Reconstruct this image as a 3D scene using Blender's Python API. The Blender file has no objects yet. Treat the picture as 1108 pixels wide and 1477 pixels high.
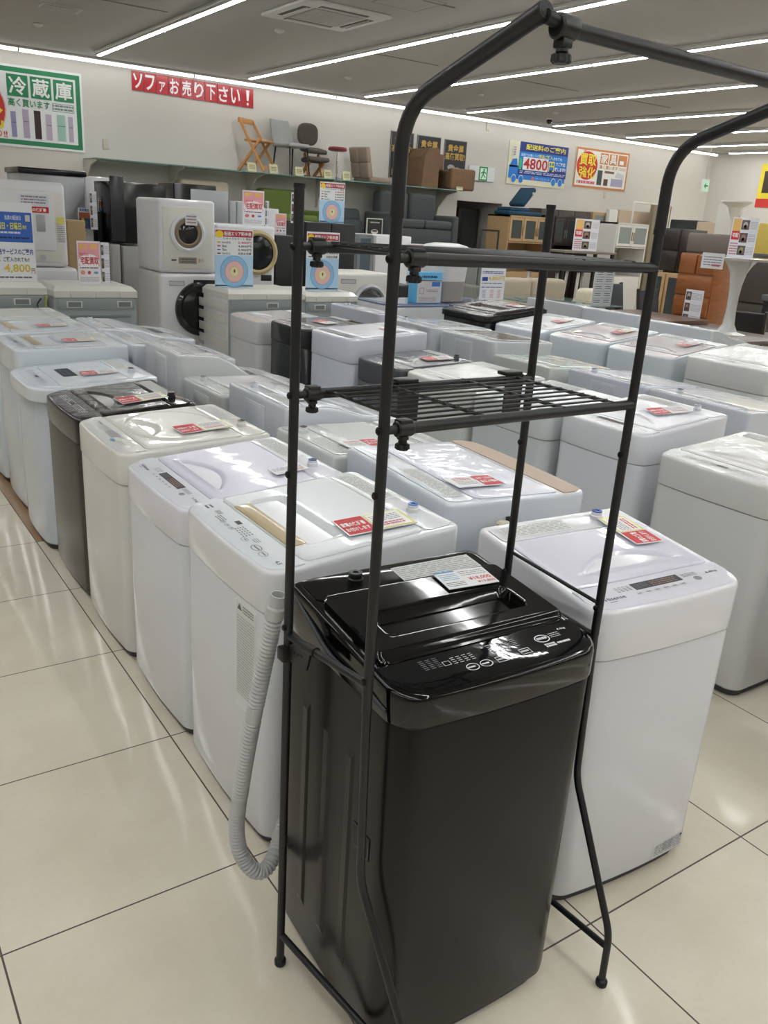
import bpy, bmesh, math, random
from mathutils import Vector, Matrix
random.seed(7)
SC = bpy.context.scene; COL = SC.collection
PI = math.pi
def lin(c):
    o = []
    for v in c[:3]:
        v = v / 255.0
        o.append(v / 12.92 if v <= .04045 else ((v + .055) / 1.055) ** 2.4)
    return (o[0], o[1], o[2], 1.0)

# ------------------------------------------------------------------ camera
CAM_H = 1.565; FPX = 1205.06; PITCH, ROLL, YAW = .338743, .064009, .609221
def cam_axes():
    f = Vector((math.sin(YAW) * math.cos(PITCH), math.cos(YAW) * math.cos(PITCH), -math.sin(PITCH)))
    rt = Vector((math.cos(YAW), -math.sin(YAW), 0)); up = rt.cross(f)
    return rt * math.cos(ROLL) + up * math.sin(ROLL), -rt * math.sin(ROLL) + up * math.cos(ROLL), f
RT, UP, FW = cam_axes()
cd = bpy.data.cameras.new('camera'); cam = bpy.data.objects.new('camera', cd); COL.objects.link(cam)
m3 = Matrix((RT, UP, -FW)).transposed(); cam.matrix_world = Matrix.Translation((0, 0, CAM_H)) @ m3.to_4x4()
cd.sensor_fit = 'VERTICAL'; cd.sensor_height = 36; cd.lens = FPX * 36 / 1477; cd.clip_start = .02; cd.clip_end = 80
SC.camera = cam
def at(px, py, x=None, y=None, z=None):
    """point of the place seen at a photo pixel, on the plane x=, y= or z="""
    d = RT * ((px - 554) / FPX) - UP * ((py - 738.5) / FPX) + FW; o = Vector((0, 0, CAM_H))
    ax, v = (0, x) if x is not None else ((1, y) if y is not None else (2, z))
    return o + d * ((v - o[ax]) / d[ax])

# ------------------------------------------------------------------ light, exposure
W = bpy.data.worlds.new('world'); SC.world = W; W.use_nodes = True
W.node_tree.nodes['Background'].inputs[0].default_value = (.8, .82, .85, 1)
W.node_tree.nodes['Background'].inputs[1].default_value = .05
SC.view_settings.view_transform = 'Standard'; SC.view_settings.look = 'None'
SC.view_settings.exposure = 1.5; SC.view_settings.gamma = 1; SC.view_settings.use_curve_mapping = False
STRIP = 14.5
ZC = 3.39; YB = 13.3; XR = 17.95; XL = -6.0; YF = -7.0

# ------------------------------------------------------------------ materials
MATS = {}
def mat(name, c, r=.45, m=0.0, coat=0.0, bump=0.0, bs=40.0, emit=0.0, spec=.5, vary=0.0, vs=6.0, alpha=1.0, trans=0.0, film=0.0, fs=9.0, stretch=None):
    if name in MATS: return MATS[name]
    M = bpy.data.materials.new(name); M.use_nodes = True; nt = M.node_tree; p = nt.nodes['Principled BSDF']
    p.inputs['Base Color'].default_value = lin(c); p.inputs['Roughness'].default_value = r; p.inputs['Metallic'].default_value = m
    p.inputs['Specular IOR Level'].default_value = spec
    p.inputs['Coat Weight'].default_value = coat; p.inputs['Coat Roughness'].default_value = .06
    p.inputs['Transmission Weight'].default_value = trans; p.inputs['Alpha'].default_value = alpha
    if emit: p.inputs['Emission Color'].default_value = lin(c); p.inputs['Emission Strength'].default_value = emit
    tc = None
    def coord():
        nonlocal tc
        if tc is None:
            t = nt.nodes.new('ShaderNodeTexCoord'); tc = t.outputs['Object']
            if stretch:
                mp = nt.nodes.new('ShaderNodeMapping'); mp.inputs['Scale'].default_value = stretch; nt.links.new(tc, mp.inputs['Vector']); tc = mp.outputs[0]
        return tc
    def noise(s, d=3, dist=0):
        n = nt.nodes.new('ShaderNodeTexNoise'); n.inputs['Scale'].default_value = s; n.inputs['Detail'].default_value = d
        n.inputs['Distortion'].default_value = dist; nt.links.new(coord(), n.inputs['Vector']); return n
    if bump:
        b = nt.nodes.new('ShaderNodeBump'); b.inputs['Strength'].default_value = bump; b.inputs['Distance'].default_value = .01
        nt.links.new(noise(bs).outputs['Fac'], b.inputs['Height']); nt.links.new(b.outputs[0], p.inputs['Normal'])
    if film:
        b = nt.nodes.new('ShaderNodeBump'); b.inputs['Strength'].default_value = film; b.inputs['Distance'].default_value = .02
        nt.links.new(noise(fs, 2, 1.4).outputs['Fac'], b.inputs['Height']); nt.links.new(b.outputs[0], p.inputs['Coat Normal'])
        p.inputs['Coat Weight'].default_value = .55; p.inputs['Coat Roughness'].default_value = .03
    if vary:
        n = noise(vs, 4); cr = nt.nodes.new('ShaderNodeValToRGB')
        l = lin(c); cr.color_ramp.elements[0].position = .3; cr.color_ramp.elements[1].position = .7
        cr.color_ramp.elements[0].color = tuple(x * (1 - vary) for x in l[:3]) + (1,)
        cr.color_ramp.elements[1].color = tuple(min(1, x * (1 + vary)) for x in l[:3]) + (1,)
        nt.links.new(n.outputs['Fac'], cr.inputs[0]); nt.links.new(cr.outputs[0], p.inputs['Base Color'])
    MATS[name] = M; return M
def ink(c): return mat('ink_%02x%02x%02x' % tuple(int(v) for v in c[:3]), c, .5)
def glow(c, e): return mat('glow_%02x%02x%02x_%g' % (*c[:3], e), c, .5, emit=e)

# ------------------------------------------------------------------ mesh builder
class MB:
    def __init__(s): s.v = []; s.f = []; s.fm = []; s.sm = []; s.mats = []
    def mi(s, m):
        if m not in s.mats: s.mats.append(m)
        return s.mats.index(m)
    def add(s, vs, fs, m, smooth=False, T=None):
        b = len(s.v); k = s.mi(m)
        if T is not None: vs = [T @ Vector(v) for v in vs]
        s.v += [tuple(v) for v in vs]
        for f in fs: s.f.append(tuple(i + b for i in f)); s.fm.append(k); s.sm.append(smooth)
    def bm(s, bm, m, smooth=False, T=None):
        bm.verts.ensure_lookup_table(); s.add([v.co.copy() for v in bm.verts], [[v.index for v in f.verts] for f in bm.faces], m, smooth, T); bm.free()
    def box(s, x0, x1, y0, y1, z0, z1, m, bev=0, seg=2, T=None):
        if x0 > x1: x0, x1 = x1, x0
        if y0 > y1: y0, y1 = y1, y0
        if z0 > z1: z0, z1 = z1, z0
        bm = bmesh.new(); bmesh.ops.create_cube(bm, size=1)
        for v in bm.verts: v.co = Vector(((x0 + x1) / 2 + v.co.x * (x1 - x0), (y0 + y1) / 2 + v.co.y * (y1 - y0), (z0 + z1) / 2 + v.co.z * (z1 - z0)))
        if bev:
            bev = min(bev, .49 * min(x1 - x0, y1 - y0, z1 - z0))
            bmesh.ops.bevel(bm, geom=bm.edges[:], offset=bev, segments=seg, profile=.5, affect='EDGES'); bm.verts.index_update()
        s.bm(bm, m, bool(bev), T); return s
    def cyl(s, p0, p1, r, m, n=16, r1=None, cap=True, T=None):
        return s.lathe([(r, 0), (r if r1 is None else r1, (Vector(p1) - Vector(p0)).length)], m, n, p0, p1, cap, T)
    def lathe(s, prof, m, n=24, p0=(0, 0, 0), p1=(0, 0, 1), cap=True, T=None):
        p0 = Vector(p0); d = (Vector(p1) - p0).normalized(); q = d.to_track_quat('Z', 'Y').to_matrix()
        vs = []; fs = []
        for r, h in prof:
            for i in range(n):
                a = 2 * PI * i / n; vs.append(p0 + q @ Vector((r * math.cos(a), r * math.sin(a), h)))
        for j in range(len(prof) - 1):
            for i in range(n): k = (i + 1) % n; fs.append((j * n + i, j * n + k, j * n + n + k, j * n + n + i))
        s.add(vs, fs, m, True, T)
        if cap:
            s.add(vs[:n], [tuple(reversed(range(n)))], m, False, T); s.add(vs[-n:], [tuple(range(n))], m, False, T)
        return s
    def tube(s, pts, r, m, n=12, bend=0, cap=True, rf=None, T=None):
        P = [Vector(p) for p in pts]
        if bend:
            Q = [P[0]]
            for i in range(1, len(P) - 1):
                a, b, c = P[i - 1], P[i], P[i + 1]; l = min(bend, .48 * (a - b).length, .48 * (c - b).length)
                s0 = b + (a - b).normalized() * l; s1 = b + (c - b).normalized() * l
                for k in range(9):
                    t = k / 8; Q.append(s0 * (1 - t) ** 2 + b * 2 * t * (1 - t) + s1 * t * t)
            Q.append(P[-1]); P = Q
        nrm = None; vs = []; fs = []
        for i, p in enumerate(P):
            t = (P[min(i + 1, len(P) - 1)] - P[max(i - 1, 0)]).normalized()
            if nrm is None: nrm = t.orthogonal().normalized()
            nrm = (nrm - t * nrm.dot(t)).normalized(); bn = t.cross(nrm); rr = rf(i) if rf else r
            for k in range(n):
                a = 2 * PI * k / n; vs.append(p + nrm * rr * math.cos(a) + bn * rr * math.sin(a))
        for j in range(len(P) - 1):
            for i in range(n): k = (i + 1) % n; fs.append((j * n + i, j * n + k, j * n + n + k, j * n + n + i))
        s.add(vs, fs, m, True, T)
        if cap: s.add(vs[:n], [tuple(reversed(range(n)))], m, False, T); s.add(vs[-n:], [tuple(range(n))], m, False, T)
        return s
    def rings(s, rings, m, cap0=True, cap1=True, smooth=True, T=None):
        n = len(rings[0]); vs = [p for r in rings for p in r]; fs = []
        for j in range(len(rings) - 1):
            for i in range(n): k = (i + 1) % n; fs.append((j * n + i, j * n + k, j * n + n + k, j * n + n + i))
        s.add(vs, fs, m, smooth, T)
        if cap0: s.add(rings[0], [tuple(reversed(range(n)))], m, False, T)
        if cap1: s.add(rings[-1], [tuple(range(n))], m, False, T)
        return s
    def prism(s, pts, z0, z1, m, T=None, ax='z'):
        f = (lambda p, h: (p[0], p[1], h)) if ax == 'z' else ((lambda p, h: (p[0], h, p[1])) if ax == 'y' else (lambda p, h: (h, p[0], p[1])))
        return s.rings([[f(p, z0) for p in pts], [f(p, z1) for p in pts]], m, smooth=False, T=T)
    def build(s, name, parent=None, loc=None, rz=None, auto=35):
        me = bpy.data.meshes.new(name); me.from_pydata(s.v, [], s.f); me.polygons.foreach_set('material_index', s.fm); me.polygons.foreach_set('use_smooth', s.sm)
        for m in s.mats: me.materials.append(m)
        bm = bmesh.new(); bm.from_mesh(me); bmesh.ops.remove_doubles(bm, verts=bm.verts, dist=1e-6)
        th = math.radians(auto)
        for e in bm.edges:
            if len(e.link_faces) == 2 and e.calc_face_angle(0) > th: e.smooth = False
        bm.to_mesh(me); bm.free()
        o = bpy.data.objects.new(name, me); COL.objects.link(o)
        if parent is not None: o.parent = parent
        if loc is not None: o.location = loc
        if rz is not None: o.rotation_euler = (0, 0, rz)
        return o
def tag(o, label, cat, group=None):
    o['label'] = label; o['category'] = cat
    if group: o['group'] = group
    return o
def thing(name, label, cat, loc=(0, 0, 0), rz=0, group=None):
    o = bpy.data.objects.new(name, None); o.empty_display_size = .1; COL.objects.link(o); o.location = loc; o.rotation_euler = (0, 0, rz); return tag(o, label, cat, group)
def struct(o): o['kind'] = 'structure'; return o

# ------------------------------------------------------------------ flat artwork (lettering and marks) laid on a surface
TXT = {}
def txt(sx, bold):
    k = (sx, bold)
    if k not in TXT:
        cu = bpy.data.curves.new('t', 'FONT'); cu.body = sx; cu.size = 1; cu.offset = .022 if bold else 0; cu.resolution_u = 2
        ob = bpy.data.objects.new('t', cu); me = bpy.data.meshes.new_from_object(ob)
        vs = [(v.co.x, v.co.y) for v in me.vertices]; fs = [tuple(p.vertices) for p in me.polygons]
        bpy.data.objects.remove(ob); bpy.data.curves.remove(cu); bpy.data.meshes.remove(me)
        x0 = min(v[0] for v in vs); x1 = max(v[0] for v in vs); y0 = min(v[1] for v in vs); y1 = max(v[1] for v in vs)
        TXT[k] = ([((x - x0) / (x1 - x0), (y - y0) / (y1 - y0)) for x, y in vs], fs)
    return TXT[k]
class Art:
    """collects flat coloured shapes in u,v; fn(u, v, lift) turns them into points"""
    def __init__(s, mb, fn, lift=.0006): s.mb = mb; s.fn = fn; s.k = 1; s.b = 0; s.l = lift
    def poly(s, pts, c, fs=None):
        m = ink(c) if not isinstance(c, bpy.types.Material) else c
        h = (s.k + s.b) * s.l; s.mb.add([s.fn(u, v, h) for u, v in pts], fs or [tuple(range(len(pts)))], m)
    def up(s): s.k += 1; return s
    def rect(s, u0, v0, u1, v1, c): s.poly([(u0, v0), (u1, v0), (u1, v1), (u0, v1)], c); return s
    def ell(s, u, v, a, b, c, n=32): s.poly([(u + a * math.cos(2 * PI * i / n), v + b * math.sin(2 * PI * i / n)) for i in range(n)], c); return s
    def ring(s, u, v, a, b, t, c, n=32):
        P = []; F = []
        for i in range(n):
            q = 2 * PI * i / n; P += [(u + a * math.cos(q), v + b * math.sin(q)), (u + (a - t) * math.cos(q), v + (b - t) * math.sin(q))]
            j = (i + 1) % n; F.append((2 * i, 2 * j, 2 * j + 1, 2 * i + 1))
        s.poly(P, c, F); return s
    def frame(s, u0, v0, u1, v1, t, c):
        s.rect(u0, v0, u1, v0 + t, c).rect(u0, v1 - t, u1, v1, c).rect(u0, v0 + t, u0 + t, v1 - t, c).rect(u1 - t, v0 + t, u1, v1 - t, c); return s
    def text(s, t, u0, v0, u1, v1, c, bold=True, shear=0):
        vs, fs = txt(t, bold); s.poly([(u0 + x * (u1 - u0) + shear * y, v0 + y * (v1 - v0)) for x, y in vs], c, fs); return s
    def lines(s, u0, v0, u1, v1, n, c, fill=.5, seed=1):
        R = random.Random(seed); st = (v1 - v0) / n
        for i in range(n):
            u = u0
            while u < u1 - .004 * (u1 - u0):
                L = (u1 - u0) * R.uniform(.04, .16); e = min(u + L, u1); s.rect(u, v0 + (i + .25) * st, e, v0 + (i + .25 + fill) * st, c); u = e + (u1 - u0) * R.uniform(.01, .04)
        return s
def wall_art(mb, x0, z0, y): return Art(mb, lambda u, v, h: (x0 + u, y - h, z0 + v), .002)
RED = (196, 40, 50); WHITE = (235, 236, 238); BLACK = (30, 30, 34)

# ================================================================== SETTING
def floor_mat():
    M = bpy.data.materials.new('polished_beige_tile'); M.use_nodes = True; nt = M.node_tree; N = nt.nodes; L = nt.links; p = N['Principled BSDF']
    g = N.new('ShaderNodeNewGeometry'); sp = N.new('ShaderNodeSeparateXYZ'); L.new(g.outputs['Position'], sp.inputs[0])
    def mth(op, a, b=None):
        n = N.new('ShaderNodeMath'); n.operation = op
        for i, v in enumerate((a, b)):
            if v is None: continue
            if isinstance(v, (int, float)): n.inputs[i].default_value = v
            else: L.new(v, n.inputs[i])
        return n.outputs[0]
    def line(o, off):
        a = mth('FLOORED_MODULO', mth('SUBTRACT', o, off), .6); d = mth('MINIMUM', a, mth('SUBTRACT', .6, a)); return mth('LESS_THAN', d, .0022), mth('FLOOR', mth('DIVIDE', mth('SUBTRACT', o, off), .6))
    lx, ix = line(sp.outputs[0], .7575); ly, iy = line(sp.outputs[1], 1.571)
    gr = mth('MAXIMUM', lx, ly)
    cmb = N.new('ShaderNodeCombineXYZ'); L.new(ix, cmb.inputs[0]); L.new(iy, cmb.inputs[1])
    wn = N.new('ShaderNodeTexWhiteNoise'); wn.noise_dimensions = '3D'; L.new(cmb.outputs[0], wn.inputs['Vector'])
    n1 = N.new('ShaderNodeTexNoise'); n1.inputs['Scale'].default_value = 3.5; n1.inputs['Detail'].default_value = 6; L.new(g.outputs['Position'], n1.inputs['Vector'])
    n2 = N.new('ShaderNodeTexNoise'); n2.inputs['Scale'].default_value = 60; n2.inputs['Detail'].default_value = 4; L.new(g.outputs['Position'], n2.inputs['Vector'])
    f = mth('ADD', mth('MULTIPLY', n1.outputs['Fac'], .75), mth('ADD', mth('MULTIPLY', n2.outputs['Fac'], .2), mth('MULTIPLY', wn.outputs['Value'], .12)))
    cr = N.new('ShaderNodeValToRGB'); cr.color_ramp.elements[0].position = .3; cr.color_ramp.elements[1].position = .8
    cr.color_ramp.elements[0].color = lin((206, 197, 179)); cr.color_ramp.elements[1].color = lin((222, 215, 199)); L.new(f, cr.inputs[0])
    mx = N.new('ShaderNodeMix'); mx.data_type = 'RGBA'; L.new(gr, mx.inputs[0]); L.new(cr.outputs[0], mx.inputs[6]); mx.inputs[7].default_value = lin((78, 68, 62))
    L.new(mx.outputs[2], p.inputs['Base Color'])
    L.new(mth('ADD', mth('MULTIPLY', gr, .5), .07), p.inputs['Roughness']); p.inputs['IOR'].default_value = 1.5
    b = N.new('ShaderNodeBump'); b.inputs['Strength'].default_value = .02; b.inputs['Distance'].default_value = .01; L.new(n1.outputs['Fac'], b.inputs['Height']); L.new(b.outputs[0], p.inputs['Normal'])
    return M
def slab(name, x0, x1, y0, y1, z0, z1, m): return struct(MB().box(x0, x1, y0, y1, z0, z1, m).build(name))
WALL = mat('painted_wall', (208, 204, 197), .7, bump=.15, bs=90, vary=.02, vs=1.2)
slab('floor', XL, XR, YF, YB, -.1, 0, floor_mat())
slab('trim_floor_strip', .7585, 1.40, 3.972, 9.0, .0004, .0016, mat('brown_floor_strip', (158, 128, 98), .3, vary=.08, vs=9, stretch=(1, 8, 1)))
DX0 = at(657, 320, y=YB).x; DX1 = at(722, 320, y=YB).x; DZ = 1.95
slab('wall_back', XL, DX0, YB, YB + .15, 0, ZC, WALL); slab('wall_back', DX1, XR, YB, YB + .15, 0, ZC, WALL); slab('wall_back', DX0, DX1, YB, YB + .15, DZ, ZC, WALL)
slab('wall_alcove', DX0 - .1, DX1 + .1, YB + 1.6, YB + 1.7, 0, DZ + .1, WALL); slab('wall_alcove', DX0 - .1, DX0, YB + .15, YB + 1.6, 0, DZ + .1, WALL); slab('wall_alcove', DX1, DX1 + .1, YB + .15, YB + 1.6, 0, DZ + .1, WALL); slab('ceiling_alcove', DX0 - .1, DX1 + .1, YB + .15, YB + 1.7, DZ + .1, DZ + .2, WALL); slab('floor_alcove', DX0 - .1, DX1 + .1, YB, YB + 1.7, -.1, 0, WALL); slab('wall_right', XR, XR + .15, YF, YB + .15, 0, ZC, WALL)
slab('wall_left', XL - .15, XL, YF, YB + .15, 0, ZC, WALL); slab('wall_front', XL, XR, YF - .15, YF, 0, ZC, mat('wall_front_dimmed', (150, 147, 140), .8))  # unseen front wall, colour darkened to weaken its reflections in black surfaces
CEIL = mat('ceiling_board', (172, 170, 166), .8, bump=.1, bs=70, vary=.015, vs=1)
slab('ceiling', XL, XR, YF, YB, ZC, ZC + .1, CEIL)
slab('baseboard_back', XL, DX0, YB - .012, YB - .001, .0, .09, mat('dark_skirting', (70, 62, 56), .5))
# shallow joints in the ceiling boards
gm = mat('ceiling_joint', (120, 112, 102), .8)
for i, (p, q) in enumerate([((535, 77), (635, 94)), ((727, 112), (838, 131)), ((882, 140), (970, 155)), ((140, 0), (245, 16)), ((610, 0), (656, 11))]):
    a = at(*p, z=ZC); b = at(*q, z=ZC)
    slab('trim_%d' % (i + 1), a.x, b.x, (a.y + b.y) / 2 - .012, (a.y + b.y) / 2 + .012, ZC - .004, ZC - .0005, gm)

# LED light lines
LED = mat('led_tube', (252, 254, 253), .5, emit=STRIP); LEDW = mat('led_tube_wall', (252, 254, 253), .5, emit=STRIP * .17); HOUS = mat('light_housing', (196, 194, 190), .5)
def strip(k, x, y0, y1, along, label):
    t = thing('ceiling_light', label, 'light', (x, y1, ZC - .001) if along == 'y' else (x, y0, ZC - .001), 0, 'white line lights crossing the ceiling' if along == 'y' else None)
    L = (y1 - y0) if along == 'y' else (y1 - x)
    h = MB(); l = MB()
    if along == 'y':
        h.box(-.06, .06, -L, 0, -.028, 0, HOUS, .004); h.box(-.0345, -.0295, -L, 0, -.05, -.027, HOUS); h.box(.0295, .0345, -L, 0, -.05, -.027, HOUS); l.box(-.028, .028, -L + .02, -.02, -.058, -.0285, LED, .012, 2)  # side lips added to keep the tube's glow off the ceiling
        n = int(L / 2.42); ys = [-(k2 * 2.42) for k2 in range(1, n + 1)]
        for yy in ys: h.box(-.032, .032, yy - .012, yy + .012, -.064, -.02, HOUS)
    else:
        h.box(0, L, -.06, .06, -.028, 0, HOUS, .004); l.box(.02, L - .02, -.028, .028, -.062, -.0285, LEDW, .012, 2)
        for q in range(1, int(L / 2.42) + 1): h.box(q * 2.42 - .012, q * 2.42 + .012, -.032, .032, -.064, -.02, HOUS)
    h.build('housing', t); l.build('led_tube', t)
names = ['leftmost', 'second from left', 'third from left', 'fourth from left', 'fifth from left', 'sixth from left', 'seventh from left', 'rightmost']
for i, x in enumerate([3.64, 5.81, 7.81, 9.90, 11.94, 13.96, 15.90, 17.3]):
    strip(i, x, 2.6 if x < 4 else (3.9 if x < 8 else 1.5), 12.45, 'y', 'white ceiling line light starting near the back wall, %s of eight' % names[i])
for i, x in enumerate([-2.5, -.45, 1.6, 3.64, 5.81, 7.81]):  # unseen strips added to brighten the near area and left aisle
    strip(i, x, -6.3, 1.7 if x > 0 else (12.45 if x > -1 else 5.0), 'y', 'unseen ceiling line light added to brighten the shop, %s of six' % ['leftmost', 'second', 'third', 'fourth', 'fifth', 'rightmost'][i])
strip(0, -4.5, 13.02, 17.7, 'x', 'long white line light running along the top of the back wall')

# ceiling fittings
def ceil_box(name, label, cat, px0, px1, build):
    a = at(*px0, z=ZC); b = at(*px1, z=ZC); c = (a + b) / 2
    t = thing(name, label, cat, (c.x, c.y, ZC - .001)); build(t, abs(b.x - a.x) / 2, abs(b.y - a.y) / 2); return t
CW = mat('ceiling_fitting_white', (200, 198, 194), .5); CD = mat('vent_dark', (96, 94, 90), .7)
def ac(t, *_):
    m = MB(); m.box(-.47, .47, -.47, .47, -.03, 0, CW, .012); m.box(-.27, .27, -.27, .27, -.036, -.03, mat('grille_grey', (160, 158, 153), .6), .004)
    for k in range(12): m.box(-.25, .25, -.25 + k * .043, -.235 + k * .043, -.039, -.034, CW)
    m.build('panel', t)
    for k in range(4):
        q = Matrix.Rotation(k * PI / 2, 4, 'Z'); l = MB(); l.box(-.26, .26, .31, .39, -.033, -.028, CD, T=q); l.box(-.25, .25, .33, .345, -.043, -.03, CW, T=q); l.build('louvre', t)
p = at(470, 20, z=ZC); ac(thing('air_conditioner', 'square white ceiling cassette air conditioner with slotted louvres', 'air conditioner', (p.x, p.y, ZC - .001)))
p = at(87, 11, z=ZC); t = thing('ceiling_vent', 'small slatted white air vent in the ceiling near the left', 'vent', (p.x, p.y, ZC - .001))
m = MB(); m.box(-.2, .2, -.13, .13, -.008, 0, CW); m.box(-.17, .17, -.1, .1, -.011, -.007, CD); m.build('frame', t)
m = MB(); [m.box(-.17, .17, -.1 + k * .025, -.09 + k * .025, -.014, -.01, CW) for k in range(9)]; m.build('slats', t)
p = at(590, 3, z=ZC); t = thing('ceiling_hatch', 'square access hatch outlined by a thin grey frame beside the air conditioner', 'hatch', (p.x, p.y, ZC - .001))
m = MB(); Art(m, lambda u, v, h: (u, v, -h), .003).frame(-.25, -.25, .25, .25, .012, (110, 104, 98)); m.build('frame', t); MB().box(-.24, .24, -.24, .24, -.002, 0, CEIL).build('hatch_panel', t)
for i, (px, py, lab) in enumerate([(55, 34, 'left of the first light line'), (403, 43, 'just below the air conditioner'), (503, 111, 'between the second and third light lines'), (802, 161, 'above the truck poster'), (693, 136, 'near the fourth light line')]):
    p = at(px, py, z=ZC); tag(MB().lathe([(.055, 0), (.055, .012), (.03, .03), (.012, .034)], CW, 20, (0, 0, 0), (0, 0, -1)).build('smoke_detector', loc=(p.x, p.y, ZC - .001)), 'small round white smoke detector on the ceiling %s' % lab, 'smoke detector')
p = at(793, 170, z=ZC); t = thing('security_camera', 'small dark dome camera on the ceiling above the truck poster', 'camera', (p.x, p.y, ZC - .001))
MB().cyl((0, 0, 0), (0, 0, -.03), .05, CW).build('mount', t); MB().lathe([(.045, 0), (.05, .03), (.03, .06), (.005, .07)], mat('dome_black', (24, 24, 26), .15), 20, (0, 0, -.03), (0, 0, -1)).build('dome', t)

# ================================================================== WASHING MACHINES
def smooth(a, b, x):
    if a == b: return 0.0 if x < a else 1.0
    t = max(0, min(1, (x - a) / (b - a))); return t * t * (3 - 2 * t)
def plan(w, d, rf=.05, rb=.015, bulge=.012, ins=0, n=7):
    hw, hd = w / 2, d / 2; P = []
    def arc(cx, cy, r, a0):
        for i in range(n + 1): a = a0 + PI / 2 * i / n; P.append([cx + r * math.cos(a), cy + r * math.sin(a)])
    arc(-hw + rf, -hd + rf, rf, PI)
    for i in range(1, 12): P.append([-hw + rf + (w - 2 * rf) * i / 12, -hd])
    arc(hw - rf, -hd + rf, rf, 1.5 * PI)
    for i in range(1, 10): P.append([hw, -hd + rf + (d - rf - rb) * i / 10])
    arc(hw - rb, hd - rb, rb, 0)
    for i in range(1, 6): P.append([hw - rb - (w - 2 * rb) * i / 6, hd])
    arc(-hw + rb, hd - rb, rb, PI / 2)
    for i in range(1, 10): P.append([-hw, hd - rb - (d - rf - rb) * i / 10])
    for p in P:
        if p[1] < 0: p[1] -= bulge * max(0, 1 - (p[0] / hw) ** 2) * smooth(0, 1, min(1, -p[1] / hd))
    if ins: P = [[p[0] * (hw - ins) / hw, p[1] * (hd - ins) / hd] for p in P]
    return P
def prof_fn(prof, d):
    def zt(y):
        t = max(0, min(1, (y + d / 2) / d))
        for (a, za), (b, zb) in zip(prof, prof[1:]):
            if t <= b: return za + (zb - za) * ((t - a) / (b - a) if len(prof) < 3 else smooth(a, b, t))
        return prof[-1][1]
    return zt
def hfield(mb, x0, x1, y0, y1, base, f, m, nx=40, ny=32, r=.02, thick=.006):
    """raised plate following base(y) with dz=f(x, y), rounded corners and a skirt"""
    g = []
    for j in range(ny + 1):
        y = y0 + (y1 - y0) * j / ny; e = min(y - y0, y1 - y); sh = r - math.sqrt(max(0, r * r - (r - e) ** 2)) if e < r else 0
        a, b = x0 + sh, x1 - sh; row = []
        for i in range(nx + 1):
            x = a + (b - a) * i / nx; ed = min(x - a, b - x, e); k = thick if ed > .004 else thick * (.55 + .45 * math.sqrt(max(0, 1 - (1 - ed / .004) ** 2)))
            row.append((x, y, base(y) + k + f(x, y)))
        g.append(row)
    vs = [p for r_ in g for p in r_]; n = nx + 1
    fs = [(j * n + i, j * n + i + 1, (j + 1) * n + i + 1, (j + 1) * n + i) for j in range(ny) for i in range(nx)]
    mb.add(vs, fs, m, True)
    rim = [g[0][i] for i in range(n)] + [g[j][nx] for j in range(1, ny + 1)] + [g[ny][i] for i in range(nx - 1, -1, -1)] + [g[j][0] for j in range(ny - 1, 0, -1)]
    low = [(p[0], p[1], base(p[1]) - .002) for p in rim]; k = len(rim)
    mb.add(low + rim, [(i, (i + 1) % k, k + (i + 1) % k, k + i) for i in range(k)], m, False)
def lens(x, y, cx, cy, a, b):   # 1 inside a lens whose front edge is straight
    u = (x - cx) / a
    if abs(u) > 1: return 0
    top = b * (1 - u * u); v = y - cy
    return smooth(0, .006, v) * smooth(0, .02, top - v) if 0 <= v <= top else 0
def front_art(mb, d, bulge, w):  # art on the front face
    return Art(mb, lambda u, v, h: (u, -d / 2 - bulge * max(0, 1 - (2 * u / w) ** 2) - h, v), .0006)
BASEM = mat('plinth_dark', (52, 52, 54), .6)
def warning_label(A, u0, v0, u1, v1, bg=(214, 216, 214), seed=3):
    A.k = 1; A.rect(u0, v0, u1, v1, bg).up()
    h = v1 - v0; w = u1 - u0
    A.poly([(u0 + .06 * w, v1 - .08 * h), (u0 + .3 * w, v1 - .08 * h), (u0 + .18 * w, v1 - .02 * h)], (90, 90, 90))
    A.lines(u0 + .36 * w, v1 - .09 * h, u1 - .1 * w, v1 - .02 * h, 3, (110, 110, 112), .45, seed)
    A.lines(u0 + .06 * w, v0 + .13 * h, u1 - .06 * w, v1 - .12 * h, 30, (164, 165, 164), .35, seed + 1); A.rect(u1 - .3 * w, v0 + .02 * h, u1 - .05 * w, v0 + .09 * h, (70, 70, 72))
CARDS = []
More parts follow.
